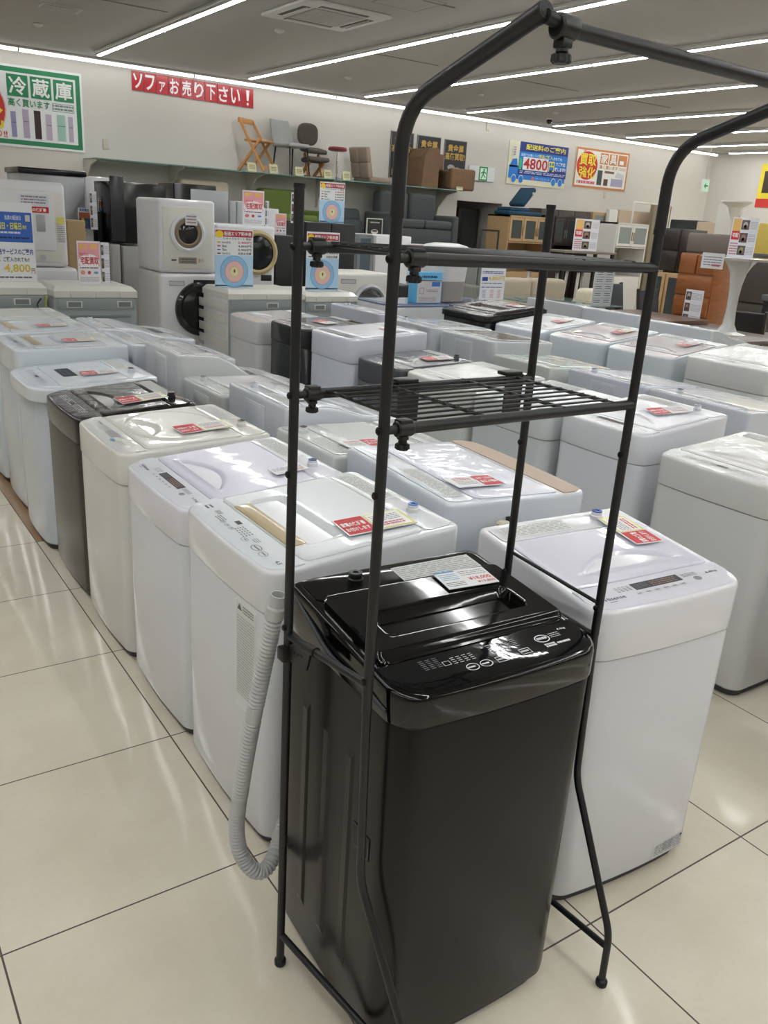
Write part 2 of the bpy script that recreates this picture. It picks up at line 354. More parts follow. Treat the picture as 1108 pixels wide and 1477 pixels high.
SHORT = {'glossy black top-loading washing machine standing inside the black rack': 'the black machine inside the rack',
 'white washing machine with pale lilac lid and dark display, right beside the black one': 'the white machine right of the black one',
 'white washing machine with beige grip strip, nearest in the left row': 'the nearest left row machine',
 'white washing machine with lilac lid and dark keypad, second in the left row': 'the lilac lid left row machine',
 'ivory washing machine with round lid, third in the left row': 'the round lid ivory machine',
 'glossy dark brown washing machine wrapped in film in the left row': 'the dark brown machine',
 'pale washing machine with a dark window in the overhanging lid, left row': 'the overhanging dark window lid',
 'white washing machine with brown grip strip behind the overhanging lid one': 'the machine behind the overhanging lid',
 'white washing machine with tan grip strip, second from the far end of the left row': 'the second last left row machine',
 'large white washing machine with wood coloured front strip and lilac lid': 'the large wood strip machine',
 'ivory washing machine with a dark water inlet, between the lilac and blue white ones': 'the ivory second row machine',
 'blue white washing machine with tall square back cover, second row': 'the tall square back cover machine',
 'low white washing machine with an open lid corner and yellow earth wire': 'the low yellow wire machine',
 'white drum style washing machine with a curved sloping top and vents': 'the curved vented machine',
 'white washing machine with silver lid crescent and red card, third row': 'the silver crescent machine',
 'charcoal grey washing machine with red price card, third row': 'the charcoal grey machine',
 'tall white washing machine with a dark control strip, third row': 'the tall dark strip machine',
 'black washing machine behind the tall white one, third row': 'the black third row machine',
 'white washing machine with a taupe lid and red card, nearest taupe one': 'the nearest taupe lid',
 'white washing machine with a taupe lid, middle one of the fifth row': 'the middle taupe lid',
 'white washing machine with a pale grey lid and red card, fifth row': 'the pale grey lid, fifth row',
 'glossy black washing machine with a folded lid, fifth row': 'the black folded lid machine'}
def washer(label, cx, cy, rot, w, d, zf, zb, body, top=None, lid=None, panel=None, prof=None, kind='crescent', ptype='plain', rear=True, split=.1, rf=.045, rb=.02,
           film=0.35, inlet=(200, 200, 198), side='plain', card=None, back=None, over=.003, group=None, logo=None, feet=True, name='washing_machine', bulge=.012, z0=0.0, mirror=False, tint=None, bodyrough=.15, lab=None, far=False):
    root = thing(name, label, 'washing machine', (cx, cy, z0), math.radians(rot), group)
    top = top or body; lid = lid or top; panel = panel or top
    hx = lambda c: '%02x%02x%02x' % tuple(c[:3])
    if body[0] > 190: body = tuple(int(v * .95) for v in body)
    bm_ = mat('enamel_' + hx(body), body, bodyrough, coat=.3 if body[0] > 90 else 0, spec=.5 if body[0] > 30 else .35); tm = mat('cover_%s' % hx(top), top, .2 if top[0] > 90 else .08, coat=.4 if top[0] > 90 else 0)
    lm = mat('lid_%s_%g' % (hx(lid), film), lid, .22 if film else .07, bump=0 if film else .05, bs=9, film=film, fs=7, stretch=(1, .5, 1)); pf = 0 if ptype == 'wood' else film * 1.5; pm = mat('panel_%s_%g' % (hx(panel), pf), panel, .4 if ptype == 'wood' else (.22 if film else .05), bump=0 if film else .07, bs=14, film=pf, fs=16)
    prof = prof or [(0, zf), (1, zb)]; zt = prof_fn(prof, d); zs = zf - split
    if feet:
        b = MB(); b.rings([[(x, y, .004) for x, y in plan(w, d, rf, rb, bulge, .016)], [(x, y, .034) for x, y in plan(w, d, rf, rb, bulge, .012)]], BASEM); b.build('base', root)
    B = MB(); R = []
    for z, i in ((.03, .006), (.036, .001), (.05, 0), (zs - .006, 0), (zs - .003, .0015), (zs - .002, .006), (zs, .008)): R.append([(x, y, z) for x, y in plan(w, d, rf, rb, bulge, i)])
    B.rings(R, bm_); 
    if side == 'ribbed':
        for sx in (-1, 1):
            for yy in (-.06, .03, .12):
                B.rings([[(sx * (w / 2 + k), yy + .018 * sy * (1 - .5 * (k > 0)), .13 + (zs - .25) * tz + (0 if k <= 0 else (.02 if tz == 0 else -.02))) for sy, tz in ((-1, 0), (1, 0), (1, 1), (-1, 1))] for k in (-.001, .004)], bm_, smooth=False)
    if lab: warning_label(front_art(B, d, bulge, w), *lab)
    B.build('body', root)
    # top cover
    o = over; C = MB(); R = []
    P0 = plan(w + 2 * o, d + 2 * o, rf + o, rb + o, bulge)
    R.append([(x * .96, y * .96, zs + .0015) for x, y in P0]); R.append([(x * .998, y * .998, zs + .0015) for x, y in P0]); R.append([(x, y, zs + .003) for x, y in P0])
    for z, i in ((.014, 0), (.0075, .0008), (.0034, .0026), (.001, .0055), (0, .009)): R.append([(x, y, zt(y) - z) for x, y in plan(w + 2 * o, d + 2 * o, rf + o, rb + o, bulge, i)])
    base = R[-1]
    for s in (.93, .85, .75, .64, .52, .4, .28, .16, .05): R.append([(p[0] * s, p[1] * s, zt(p[1] * s)) for p in base])
    C.rings(R, tm)
    if back: # rear details for machines seen from behind
        A = Art(C, lambda u, v, h: (-u, d / 2 + o + h, v), .0008)
        if 'label' in back: A.rect(-.02, zs + .02, .09, zs + .085, (210, 212, 214)).up(); A.frame(-.02, zs + .02, .09, zs + .085, .002, (90, 90, 92)); A.lines(-.015, zs + .025, .085, zs + .08, 6, (90, 90, 92))
        if 'text' in back: A.lines(-.12, zs + .03, .12, zs + .08, 3, (90, 92, 96), .6, 4)
    C.build('top_cover', root)
    if back and 'recess' in back:
        m = MB(); m.box(-.09, .09, d / 2 + o - .002, d / 2 + o + .003, zs + .02, zt(d / 2) - .03, tm, .002); m.box(-.075, .075, d / 2 + o, d / 2 + o + .0042, zs + .03, zt(d / 2) - .04, bm_, .001); m.build('rear_cover_plate', root)
    if back and 'hose' in back:
        m = MB(); hp = [(w * .3, d / 2 + .02, .3), (w * .3, d / 2 + .03, zs + .02), (w * .28, d / 2 + .035, zs + .09)]; N = 60
        pts = [(hp[0][0], d / 2 + .025, .3 + (zs - .25) * i / N) for i in range(N + 1)]; m.tube(pts, .017, mat('hose_grey', (176, 177, 176), .5), 12, rf=lambda i: .017 + .0022 * math.sin(i * 2.1)); m.build('drain_hose', root)
    if back and 'wire' in back:
        m = MB(); x = -w * .3
        m.tube([(x, d / 2 + .004, zs + .02), (x - .02, d / 2 + .02, zs + .05), (x + .01, d / 2 + .022, zs + .03), (x + .03, d / 2 + .016, zs - .04), (x, d / 2 + .018, zs - .12)], .004, mat('earth_wire', (150, 160, 40), .5), 6, .02); m.build('earth_wire', root)
    # rear strip
    ry = d / 2 - .012; rd = .085 if rear else 0
    if rear:
        m = MB(); hfield(m, -w / 2 + .014, w / 2 - .014, ry - rd, ry, zt, lambda x, y: 0, tm, 8, 6, .012, .004)
        A = Art(m, lambda u, v, h: (u, v, zt(v) + .004 + h), .0004); sg = .4 * w if mirror else 0; A.rect(-w * .42 + sg, ry - rd + .012, w * .02 + sg, ry - .015, (216, 218, 216) if top[0] > 90 else (200, 202, 200)).up(); A.lines(-w * .41 + sg, ry - rd + .015, w * .01 + sg, ry - .018, 7, (150, 150, 152), .35, 5)
        m.build('rear_panel', root)
        if inlet:
            ix = -w * .24 if mirror else w * .24; iy = ry - rd * .5; z = zt(iy) + .002
            m = MB(); m.lathe([(.017, 0), (.017, .012), (.014, .014), (.014, .022)], mat('inlet_body_' + hx(top), top, .4), 18, (ix, iy, z), (ix, iy, z + 1)); m.lathe([(.0135, 0), (.0135, .004), (.006, .004), (.006, .001)], mat('inlet_cap_' + hx(inlet), inlet, .4), 18, (ix, iy, z + .021), (ix, iy, z + 1)); m.build('water_inlet', root)
    pd = .085 if ptype != 'none' else 0.0
    y0 = -d / 2 + .004; 
    if kind == 'round': pd = .08
    # control panel
    if pd:
        m = MB(); PP = plan(w - .014, d - .014, max(.02, rf - .004), rb, bulge)
        ye = -d / 2 + pd + .006
        pts = [p for p in PP if p[1] < ye]
        xs = w / 2 - .007; n = len(pts)
        edge = sorted(pts, key=lambda p: p[0])
        g = []; NXp = 28
        for i in range(NXp + 1):
            x = -xs + 2 * xs * i / NXp; hw = xs; r = max(.02, rf - .004); q = abs(x) - (hw - r)
            yf = -(d - .014) / 2 + (r - math.sqrt(max(0, r * r - q * q)) if q > 0 else 0); yf -= bulge * max(0, 1 - (x / hw) ** 2)
            g.append([(x, yf + (ye - yf) * j / 6, zt(yf + (ye - yf) * j / 6) + (.0032 if 0 < j < 6 or j == 6 else .0006)) for j in range(7)])
        vs = [p for c in g for p in c]; m.add(vs, [(i * 7 + j, (i + 1) * 7 + j, (i + 1) * 7 + j + 1, i * 7 + j + 1) for i in range(NXp) for j in range(6)], pm, True)
        rim = [c[0] for c in g] + [g[-1][j] for j in range(1, 7)] + [c[6] for c in reversed(g[:-1])] + [g[0][j] for j in range(5, 0, -1)]
        low = [(p[0], p[1], zt(p[1]) - .003) for p in rim]; k = len(rim); m.add(low + rim, [(i, (i + 1) % k, k + (i + 1) % k, k + i) for i in range(k)], pm)
        A = Art(m, lambda u, v, h: (u, -d / 2 + v, zt(-d / 2 + v) + .0032 + h), .0003)
        fg = (70, 72, 80) if panel[0] > 90 else (208, 210, 214)
        if ptype == 'button_rows':   # near white machine with beige strip
            A.lines(-w * .42, .035, -w * .37, .06, 2, fg, .5); A.rect(-w * .32, .045, -w * .26, .06, (150, 152, 158)).up()
            A.lines(-w * .25, .03, -w * .17, .05, 3, fg, .4, 2); A.rect(-w * .13, .058, -w * .08, .072, (50, 48, 48))
            for i in range(3): A.ring(-w * .16 + i * .026, .034, .011, .006, .0012, fg); A.lines(-w * .16 - .006 + i * .026, .032, -w * .16 + .006 + i * .026, .037, 1, fg, .6, i)
            for i in range(5): A.lines(-w * .05 + i * .014, .038 - i * .001, -w * .05 + .009 + i * .014, .066, 4, fg, .45, i + 3)
            A.ring(w * .1, .032, .014, .008, .0012, fg); A.lines(w * .09, .03, w * .115, .036, 1, fg, .6); A.lines(w * .12, .045, w * .17, .062, 3, fg, .4, 8)
            A.ring(w * .22, .034, .021, .012, .002, fg); A.lines(w * .19, .031, w * .25, .038, 1, fg, .6, 2); A.ring(w * .3, .032, .016, .011, .0012, fg)
            A.lines(w * .28, .03, w * .32, .036, 1, fg, .6, 9); A.text('4.5', w * .4, .034, w * .44, .046, fg)
        elif ptype == 'display':
            A.text(logo or 'HiSense', -w * .39, .03, -w * .26, .042, (60, 62, 84)); A.lines(-w * .38, .022, -w * .33, .026, 1, fg)
            A.rect(-w * .16, .047, w * .16, .074, (44, 42, 46)).up(); A.lines(-w * .04, .05, w * .13, .071, 3, (150, 120, 110), .35, 3); A.lines(-w * .15, .051, -w * .06, .07, 4, (110, 112, 118), .3, 7)
            for i in range(4): A.lines(-w * .27 + i * .012, .05, -w * .27 + .008 + i * .012, .072, 4, fg, .4, i)
            for i in range(6): A.ring(-w * .17 + i * .028, .033, .009, .006, .001, (160, 160, 166)); A.lines(-w * .17 + i * .028 - .006, .031, -w * .17 + i * .028 + .006, .036, 1, fg, .6, i)
            A.lines(w * .18, .055, w * .28, .07, 3, fg, .4, 4); A.ell(w * .25, .042, .012, .009, (120, 122, 130)); A.text('5.5kg' if not logo else '6.0kg', w * .34, .05, w * .42, .06, fg)
        elif ptype == 'black':
            for i, u in enumerate((-.03, .0, .033)):
                (A.ring(u * w / .455 * 1 - .03, .03, .013, .010, .0016, fg) if i < 2 else A.frame(u - .04, .022, u - .016, .038, .0014, fg))
                A.lines(u - .04, .027, u - .024, .033, 1, fg, .6, i)
            A.frame(.05, .026, .074, .042, .0014, fg); A.lines(.053, .03, .07, .038, 1, fg, .6)
            A.ring(.12, .055, .017, .012, .0022, fg); A.lines(.108, .05, .132, .06, 1, fg, .7, 5); A.lines(.14, .05, .165, .066, 3, fg, .35, 6); A.lines(.11, .026, .135, .038, 2, fg, .8, 2); A.lines(.139, .028, .17, .036, 1, fg, .7, 3)
            for i in range(4): A.lines(.0 + i * .018, .052, .011 + i * .018, .078, 5, fg, .25, i); A.lines(-.085 + i * .013, .048, -.077 + i * .013, .07, 4, fg, .3, i + 9)
            for i in range(3): A.lines(-.145 + i * .014, .05, -.136 + i * .014, .08, 6, (120, 124, 132), .3, i)
            A.text('4.5kg', .17, .066, .19, .073, fg); A.frame(-.105, .05, -.09, .062, .001, fg)
        elif ptype == 'grid':
            A.rect(-w * .1, .03, w * .12, .07, (176, 178, 180)).up(); A.lines(-w * .09, .033, w * .11, .067, 6, (100, 102, 106), .4); A.lines(-w * .25, .03, -w * .14, .066, 4, (140, 142, 146), .4, 5); A.ell(w * .16, .026, .02, .008, (92, 132, 176)); A.text('TOSHIBA' if logo is None else logo, -w * .36, .052, -w * .27, .06, fg); A.lines(w * .2, .03, w * .32, .05, 2, (140, 142, 146), .4, 6)
        elif ptype == 'dark_strip':
            A.rect(-w * .36, .022, w * .36, .055, (58, 56, 58)).up(); A.lines(-w * .34, .026, w * .34, .05, 3, (190, 190, 192), .3, 4); A.rect(-w * .36, .064, w * .36, .074, (78, 74, 74))
        elif ptype == 'plain':
            A.lines(-w * .32, .03, w * .32, .062, 4, (120, 122, 128) if panel[0] > 90 else (190, 190, 190), .38, int(cx * 100) % 97)
            if not far: A.rect(-w * .06, .04, w * .03, .055, (60, 60, 62))
        m.build('control_panel', root)
    # lid
    ly0 = -d / 2 + (pd + .012 if pd else .02); ly1 = (ry - rd - .006) if rear else d / 2 - .03; lw = w / 2 - .016
    m = MB(); L1 = ly1 - ly0
    if kind == 'crescent':
        f = lambda x, y: -.009 * lens(x, y, 0, ly0 + .045, lw * .72, .075) + .0025 * smooth(.012, 0, abs(y - ly0 - .043)) * smooth(lw * .8, lw * .6, abs(x))
        hfield(m, -lw, lw, ly0, ly1, zt, f, lm, 56, 56)
        A = Art(m, lambda u, v, h: (u, v, zt(v) + .0062 + h + f(u, v)), .0003)
    elif kind == 'pocket':
        f = lambda x, y: -.03 * smooth(lw * .68, lw * .62, abs(x)) * smooth(ly0 + .05, ly0 + .056, y) * (1 - smooth(ly0 + .06, ly0 + .16, y))
        hfield(m, -lw, lw, ly0, ly1, zt, f, lm, 60, 60); A = Art(m, lambda u, v, h: (u, v, zt(v) + .0062 + h), .0003)
    elif kind == 'round':
        def f(x, y):
            r = math.hypot(x / (lw * .86), (y - (ly0 + ly1) / 2) / (L1 * .47)); return .004 * smooth(1.0, .93, r) - .008 * lens(x, y, 0, ly0 + .06, lw * .5, .07)
        hfield(m, -lw, lw, ly0, ly1, zt, f, lm, 60, 60); A = Art(m, lambda u, v, h: (u, v, zt(v) + .0062 + h + f(u, v)), .0003)
    elif kind == 'trough':       # deep hand trough and a front lip that drops towards the panel
        def f(x, y):
            t = (y - ly0) / L1
            lip = .012 * smooth(0, .05, t) - .002 * t
            g = smooth(lw * .76 - max(0, .06 - (y - ly0)) * .3, lw * .7 - max(0, .06 - (y - ly0)) * .3, abs(x)) * smooth(.2, .222, t) * (1 - smooth(.44, .62, t))
            return lip - .038 * g
        hfield(m, -lw, lw, ly0 - .006, ly1, zt, f, lm, 90, 90, .016, .008); A = Art(m, lambda u, v, h: (u, v, zt(v) + .008 + h + f(u, v)), .0003)
    else:
        f = lambda x, y: 0.0
        hfield(m, -lw, lw, ly0, ly1, zt, f, lm, 20, 20); A = Art(m, lambda u, v, h: (u, v, zt(v) + .0062 + h), .0003)
    if kind == 'window':
        A.rect(-lw * .45, ly0 + .05, lw * .35, ly0 + .115, (28, 30, 38)).up(); A.lines(-lw * .3, ly0 + .06, lw * .2, ly0 + .1, 2, (70, 80, 110), .4)
    if tint: A.rect(*tint)
    if kind == 'flat' and not far: A.rect(-lw * .8, ly0 + .02, lw * .8, ly0 + .024, (120, 120, 124))
    lo = m.build('lid', root)
    if kind == 'pocket':
        m = MB(); hfield(m, -lw * .66, lw * .66, ly0 + .003, ly0 + .05, lambda y: zt(y) + .006, lambda x, y: 0, mat('grip_beige', (176, 158, 122), .3, coat=.5), 10, 6, .004, .003); m.build('grip_strip', lo)
    if card:
        kx, ky, kr, style = card[:4]; sz = card[4] if len(card) > 4 else 1
        CARDS.append((root, kx, ly0 + L1 * ky, kr, style, (lambda y: zt(y) + f(kx, y) + .0115), label, sz))
    return root
def card(root, kx, ky, kr, style, zf_, label, sz):
    """price card lying on a lid: red notice + white price tag in a clear sleeve"""
    w, h = .15 * sz, .085 * sz; m = MB(); sl = mat('card_sleeve', (226, 228, 232), .2, film=.25, fs=14)
    m.box(-w / 2, w / 2, -h / 2, h / 2, 0, .0015, sl)
    A = Art(m, lambda u, v, q: (u, v, .0015 + q), .0003)
    if style in ('ry', 'rw', 'yr'):
        A.rect(-w / 2 + .003, -h / 2 + .003, -w * .08, h / 2 - .003, RED).up(); A.k += 0
        A.text('家電の保証書', -w * .46, -h * .02, -w * .12, h * .22, WHITE); A.text('お付けします', -w * .46, -h * .32, -w * .12, -h * .1, WHITE)
        A.k = 1; y = (216, 210, 96) if style != 'rw' else (226, 228, 232)
        A.rect(-w * .06, -h / 2 + .003, w / 2 - .003, h / 2 - .003, y).up(); A.rect(-w * .04, -h / 2 + .009, w / 2 - .009, h / 2 - .008, (232, 232, 232)).up(); A.lines(-w * .02, -h * .05, w * .4, h * .32, 4, (130, 130, 134), .4); A.lines(0, -h * .34, w * .38, -h * .12, 2, (196, 84, 90), .6, 4)
    elif style == 'price':
        A.rect(-w / 2, -h / 2, w / 2, h / 2, (226, 228, 230)).up()
        A.rect(-w / 2, h * .42, -w * .1, h / 2, (96, 150, 200)); A.lines(-w * .46, -h * .05, -w * .12, h * .36, 4, (120, 150, 190), .35); A.lines(-.05 * w, .1 * h, w * .45, h * .42, 3, (150, 130, 134), .35, 4)
        A.text('¥18,000', w * .02, -h * .22, w * .46, h * .0, RED); A.text('¥19,800', w * .12, -h * .42, w * .47, -h * .27, RED); A.lines(-w * .46, -h * .42, -w * .1, -h * .14, 3, (90, 90, 96), .4, 9)
    else:
        A.rect(-w / 2, -h / 2, w / 2, h / 2, (226, 228, 230)).up(); A.lines(-w * .44, -h * .1, w * .44, h * .38, 4, (120, 124, 170), .4, 3); A.lines(-w * .1, -h * .4, w * .4, -h * .14, 2, (214, 110, 106), .6, 5)
    o = m.build('price_card')
    tag(o, '%s lying on %s' % ({'price': 'white price card with red figures', 'ry': 'red and yellow price card', 'yr': 'yellow and red price card', 'rw': 'red and white price card', 'w': 'white price card'}[style], SHORT[label]), 'price card', 'price cards lying on machine lids')
    e = .02; sl_ = math.atan2(zf_(ky + e) - zf_(ky - e), 2 * e) if style != 'price' else math.atan2(zf_(ky + e) - zf_(ky), e)
    o.matrix_world = Matrix.Translation(root.location) @ Matrix.Rotation(root.rotation_euler.z, 4, 'Z') @ Matrix.Translation((kx, ky, zf_(ky))) @ Matrix.Rotation(sl_, 4, 'X') @ Matrix.Rotation(math.radians(kr), 4, 'Z')
    return o

WH = (214, 216, 220); IV = (212, 211, 206); LIL = (206, 206, 222); BLU = (206, 213, 220)
# --- hero: black machine inside the rack
BK = washer('glossy black top-loading washing machine standing inside the black rack', .944, 1.133, -2.5, .452, .42, .832, .868, (20, 20, 19), top=(7, 7, 8), lid=(8, 8, 9), panel=(8, 9, 13), kind='trough', ptype='black',
            side='ribbed', split=.062, film=0, inlet=(58, 60, 62), card=(.10, .80, -4, 'price', .8), rf=.05, over=.004, bodyrough=.26, mirror=True)
# --- H2
H2 = washer('white washing machine with pale lilac lid and dark display, right beside the black one', 1.548, 1.25, -4, .472, .44, .803, .842, (212, 213, 216), top=(216, 216, 222), lid=(208, 207, 220), panel=(214, 214, 224), kind='crescent', ptype='display', logo='Hisense',
            film=.03, inlet=(40, 70, 150), card=(.14, .8, 86, 'yr', 1.05), split=.12)
# --- left row facing the aisle (front towards -x)
washer('white washing machine with beige grip strip, nearest in the left row', 1.063, 1.828, -90, .528, .545, .785, .822, WH, panel=(214, 219, 224), lid=(214, 218, 222), kind='pocket', ptype='button_rows', film=.03, inlet=(66, 110, 190), card=(.15, .74, 84, 'ry', 1.3), lab=(.1, .36, .2, .66), split=.11)
washer('white washing machine with lilac lid and dark keypad, second in the left row', 1.063, 2.372, -90, .524, .535, .757, .80, WH, top=(214, 214, 224), lid=(208, 207, 224), panel=(214, 216, 224), kind='crescent', ptype='display', film=.03, inlet=(60, 90, 130), card=(.13, .88, 90, 'w', .75), split=.11)
washer('ivory washing machine with round lid, third in the left row', 1.063, 2.925, -90, .53, .545, .775, .80, IV, panel=(212, 212, 210), lid=(214, 213, 208), kind='round', ptype='grid', film=.06, inlet=(90, 88, 84), card=(.11, .72, 92, 'ry', 1.3), split=.11)
washer('glossy dark brown washing machine wrapped in film in the left row', 1.035, 3.478, -90, .535, .47, .765, .802, (60, 56, 53), top=(26, 24, 25), lid=(34, 30, 29), panel=(24, 23, 25), kind='crescent', ptype='plain', film=.6, inlet=(150, 152, 156), card=(.1, .74, 92, 'ry', 1.3), bodyrough=.2)
washer('pale washing machine with a dark window in the overhanging lid, left row', 1.035, 4.05, -90, .52, .5, .772, .80, BLU, lid=(210, 216, 224), kind='window', ptype='plain', film=.12, inlet=(40, 40, 42), card=(.08, .7, 88, 'rw', 1.1), over=.03, rf=.09, split=.06)
washer('white washing machine with brown grip strip behind the overhanging lid one', 1.083, 4.6, -90, .5, .545, .85, .86, BLU, kind='pocket', ptype='plain', film=.35, inlet=None, card=(.08, .7, 88, 'ry', 1.1), split=.12)
washer('white washing machine with tan grip strip, second from the far end of the left row', 1.083, 5.17, -90, .5, .545, .85, .86, BLU, kind='pocket', ptype='plain', film=.2, inlet=None, card=(.08, .7, 88, 'ry', 1.1), split=.12)
washer('white washing machine at the far end of the left row', 1.083, 5.74, -90, .5, .545, .85, .86, (206, 208, 206), kind='flat', ptype='plain', film=.2, inlet=None, split=.12)
# --- second row, backs towards the left row (front towards +x)
L1 = washer('large white washing machine with wood coloured front strip and lilac lid', 1.64, 1.94, 85, .62, .5, .83, .845, (210, 215, 222), top=(208, 214, 222), lid=(210, 212, 226), panel=(176, 152, 130), kind='flat', ptype='wood', film=.12, inlet=(206, 214, 226), card=(-.17, .75, 90, 'rw', 1.1), back=('label',), split=.16)
washer('ivory washing machine with a dark water inlet, between the lilac and blue white ones', 1.66, 2.53, 90, .44, .52, .78, .80, (206, 210, 208), kind='flat', ptype='plain', film=.25, inlet=(74, 66, 60), card=(-.12, .8, 90, 'rw', 1.1), back=('hose',), split=.12, tint=(-.2, -.12, .2, .1, (202, 206, 204)))
washer('blue white washing machine with tall square back cover, second row', 1.72, 3.04, 90, .54, .53, .80, .86, (204, 208, 216), lid=(210, 214, 222), prof=[(0, .78), (.2, .79), (.7, .85), (1, .86)], kind='round', ptype='plain', film=.3, inlet=(180, 180, 182), card=(-.13, .8, 90, 'rw', 1), back=('recess', 'wire', 'hose'), split=.2)
washer('low white washing machine with an open lid corner and yellow earth wire', 1.70, 3.6, 90, .46, .5, .775, .785, (204, 206, 206), kind='flat', ptype='plain', film=.3, inlet=(120, 116, 110), card=(-.1, .8, 90, 'rw', 1), back=('recess', 'wire'), split=.1)
washer('white drum style washing machine with a curved sloping top and vents', 1.78, 4.13, 90, .5, .66, .72, .88, (208, 210, 212), lid=(212, 214, 218), prof=[(0, .70), (.25, .72), (.75, .87), (1, .88)], kind='window', ptype='plain', film=.2, inlet=(170, 172, 172), card=(-.1, .75, 90, 'rw', 1), back=('recess',), split=.2)
washer('white washing machine with a brown strip on a wave shaped top, second row', 1.72, 4.74, 90, .54, .6, .74, .84, (208, 212, 218), lid=(206, 210, 222), prof=[(0, .74), (.3, .76), (.7, .83), (1, .84)], kind='crescent', ptype='plain', film=.4, inlet=None, back=('recess', 'wire', 'label'), split=.16)
washer('white washing machine with a black window at the far end of the second row', 1.72, 5.36, 90, .54, .6, .76, .84, (208, 212, 218), prof=[(0, .76), (.3, .78), (.7, .83), (1, .84)], kind='window', ptype='plain', film=.4, inlet=(40, 40, 42), back=('recess', 'label'), split=.16)
# --- third row facing left (front towards -x)
washer('plain grey white washing machine under shiny film at the right edge of the photo', 2.84, 1.67, -90, .5, .54, .797, .835, (204, 204, 202), kind='crescent', ptype='plain', film=.55, inlet=None, split=.11)
washer('white washing machine with silver lid crescent and red card, third row', 2.885, 2.26, -90, .46, .52, .825, .872, (212, 214, 220), top=(216, 217, 224), lid=(212, 214, 222), panel=(212, 214, 218), kind='crescent', ptype='display', film=.4, inlet=(150, 150, 154), card=(.06, .78, 70, 'rw', 1.2), split=.12)
washer('white washing machine with a lilac top behind the wire shelf, third row', 2.87, 2.80, -90, .52, .52, .80, .83, (202, 206, 208), lid=(212, 214, 228), kind='crescent', ptype='plain', film=.3, inlet=None, split=.12)
washer('cream white washing machine wrapped in wrinkled film beside the charcoal one', 2.87, 3.36, -90, .52, .53, .80, .83, (208, 210, 206), kind='flat', ptype='plain', film=.7, inlet=None, split=.12)
washer('charcoal grey washing machine with red price card, third row', 2.86, 3.875, -90, .46, .52, .796, .822, (84, 86, 90), top=(72, 73, 78), lid=(70, 71, 76), panel=(76, 78, 82), kind='crescent', ptype='plain', film=.4, inlet=(60, 60, 64), card=(.08, .78, 80, 'rw', 1.2), split=.12)
washer('tall white washing machine with a dark control strip, third row', 2.88, 4.42, -90, .5, .55, .878, .91, (214, 218, 230), top=(214, 216, 228), panel=(212, 214, 222), kind='flat', ptype='dark_strip', film=.25, inlet=None, card=(.1, .8, 4, 'rw', 1), split=.14)
washer('black washing machine behind the tall white one, third row', 2.86, 4.98, -90, .5, .52, .86, .88, (46, 46, 48), top=(36, 36, 38), lid=(74, 66, 62), panel=(40, 40, 42), kind='flat', ptype='plain', film=.4, inlet=None, card=(.05, .5, 4, 'rw', 1.2), split=.12)
washer('white washing machine with a tan control strip at the far end of the third row', 2.88, 5.68, -90, .5, .54, .82, .84, (208, 208, 210), panel=(184, 170, 158), kind='crescent', ptype='wood', film=.2, inlet=None, split=.16)
# --- fourth row, backs towards the third row (front towards +x)
washer('white washing machine with printed marks on its back, fourth row', 3.72, 2.42, 90, .58, .52, .80, .835, (204, 208, 216), lid=(206, 208, 218), kind='flat', ptype='plain', film=.6, inlet=(64, 60, 58), back=('text',), split=.18)
washer('blue white washing machine with a small brown inlet, fourth row', 3.76, 3.03, 90, .54, .52, .79, .83, (202, 206, 218), kind='flat', ptype='plain', film=.3, inlet=(92, 84, 76), back=('recess',), split=.2)
washer('white washing machine with a greenish glass lid and taupe strip, fourth row', 3.70, 3.62, 90, .5, .52, .79, .82, (206, 210, 206), lid=(168, 186, 180), panel=(178, 172, 162), kind='flat', ptype='wood', film=.5, inlet=None, split=.1)
washer('white machine with a dark glass edge on its lid, fourth row, nearer one', 3.74, 4.2, 90, .54, .54, .86, .885, (206, 210, 214), lid=(112, 106, 98), kind='flat', ptype='plain', film=.3, inlet=None, back=('recess', 'wire'), split=.2, rb=.05)
washer('white machine with loose earth wires on its back, fourth row', 3.74, 4.8, 90, .54, .54, .86, .885, (206, 210, 214), lid=(196, 200, 206), kind='flat', ptype='plain', film=.3, inlet=(84, 78, 72), back=('recess', 'wire'), split=.2, rb=.05)
washer('long white washing machine with handwriting on the back panel, fourth row', 3.72, 5.5, 90, .7, .56, .80, .90, (206, 208, 220), prof=[(0, .80), (.3, .82), (.8, .90), (1, .90)], kind='flat', ptype='plain', film=.2, inlet=(50, 50, 52), back=('text',), split=.2)
# --- fifth row facing left
washer('ivory washing machine with a raised cover and film, right edge of the fifth row', 4.78, 2.98, -90, .6, .58, .87, .93, (208, 209, 208), lid=(204, 206, 208), kind='flat', ptype='plain', film=.5, inlet=None, split=.14)
washer('white washing machine with a taupe lid and red card, nearest taupe one', 4.80, 3.66, -90, .54, .58, .825, .90, (204, 212, 218), lid=(146, 136, 137), panel=(196, 186, 190), kind='crescent', ptype='plain', film=.12, inlet=None, card=(.1, .75, 88, 'rw', 1.1), split=.2, lab=(.02, .5, .16, .62))
washer('white washing machine with a taupe lid, middle one of the fifth row', 4.82, 4.25, -90, .54, .58, .825, .90, (204, 212, 218), lid=(150, 139, 142), panel=(196, 186, 190), kind='crescent', ptype='plain', film=.12, inlet=None, card=(.1, .75, 88, 'ry', 1.1), split=.2, lab=(.02, .5, .16, .62))
washer('white washing machine with a pale grey lid and red card, fifth row', 4.80, 4.84, -90, .54, .58, .825, .90, (206, 212, 220), lid=(190, 192, 196), kind='crescent', ptype='plain', film=.15, inlet=None, card=(.1, .75, 88, 'rw', 1.1), split=.2)
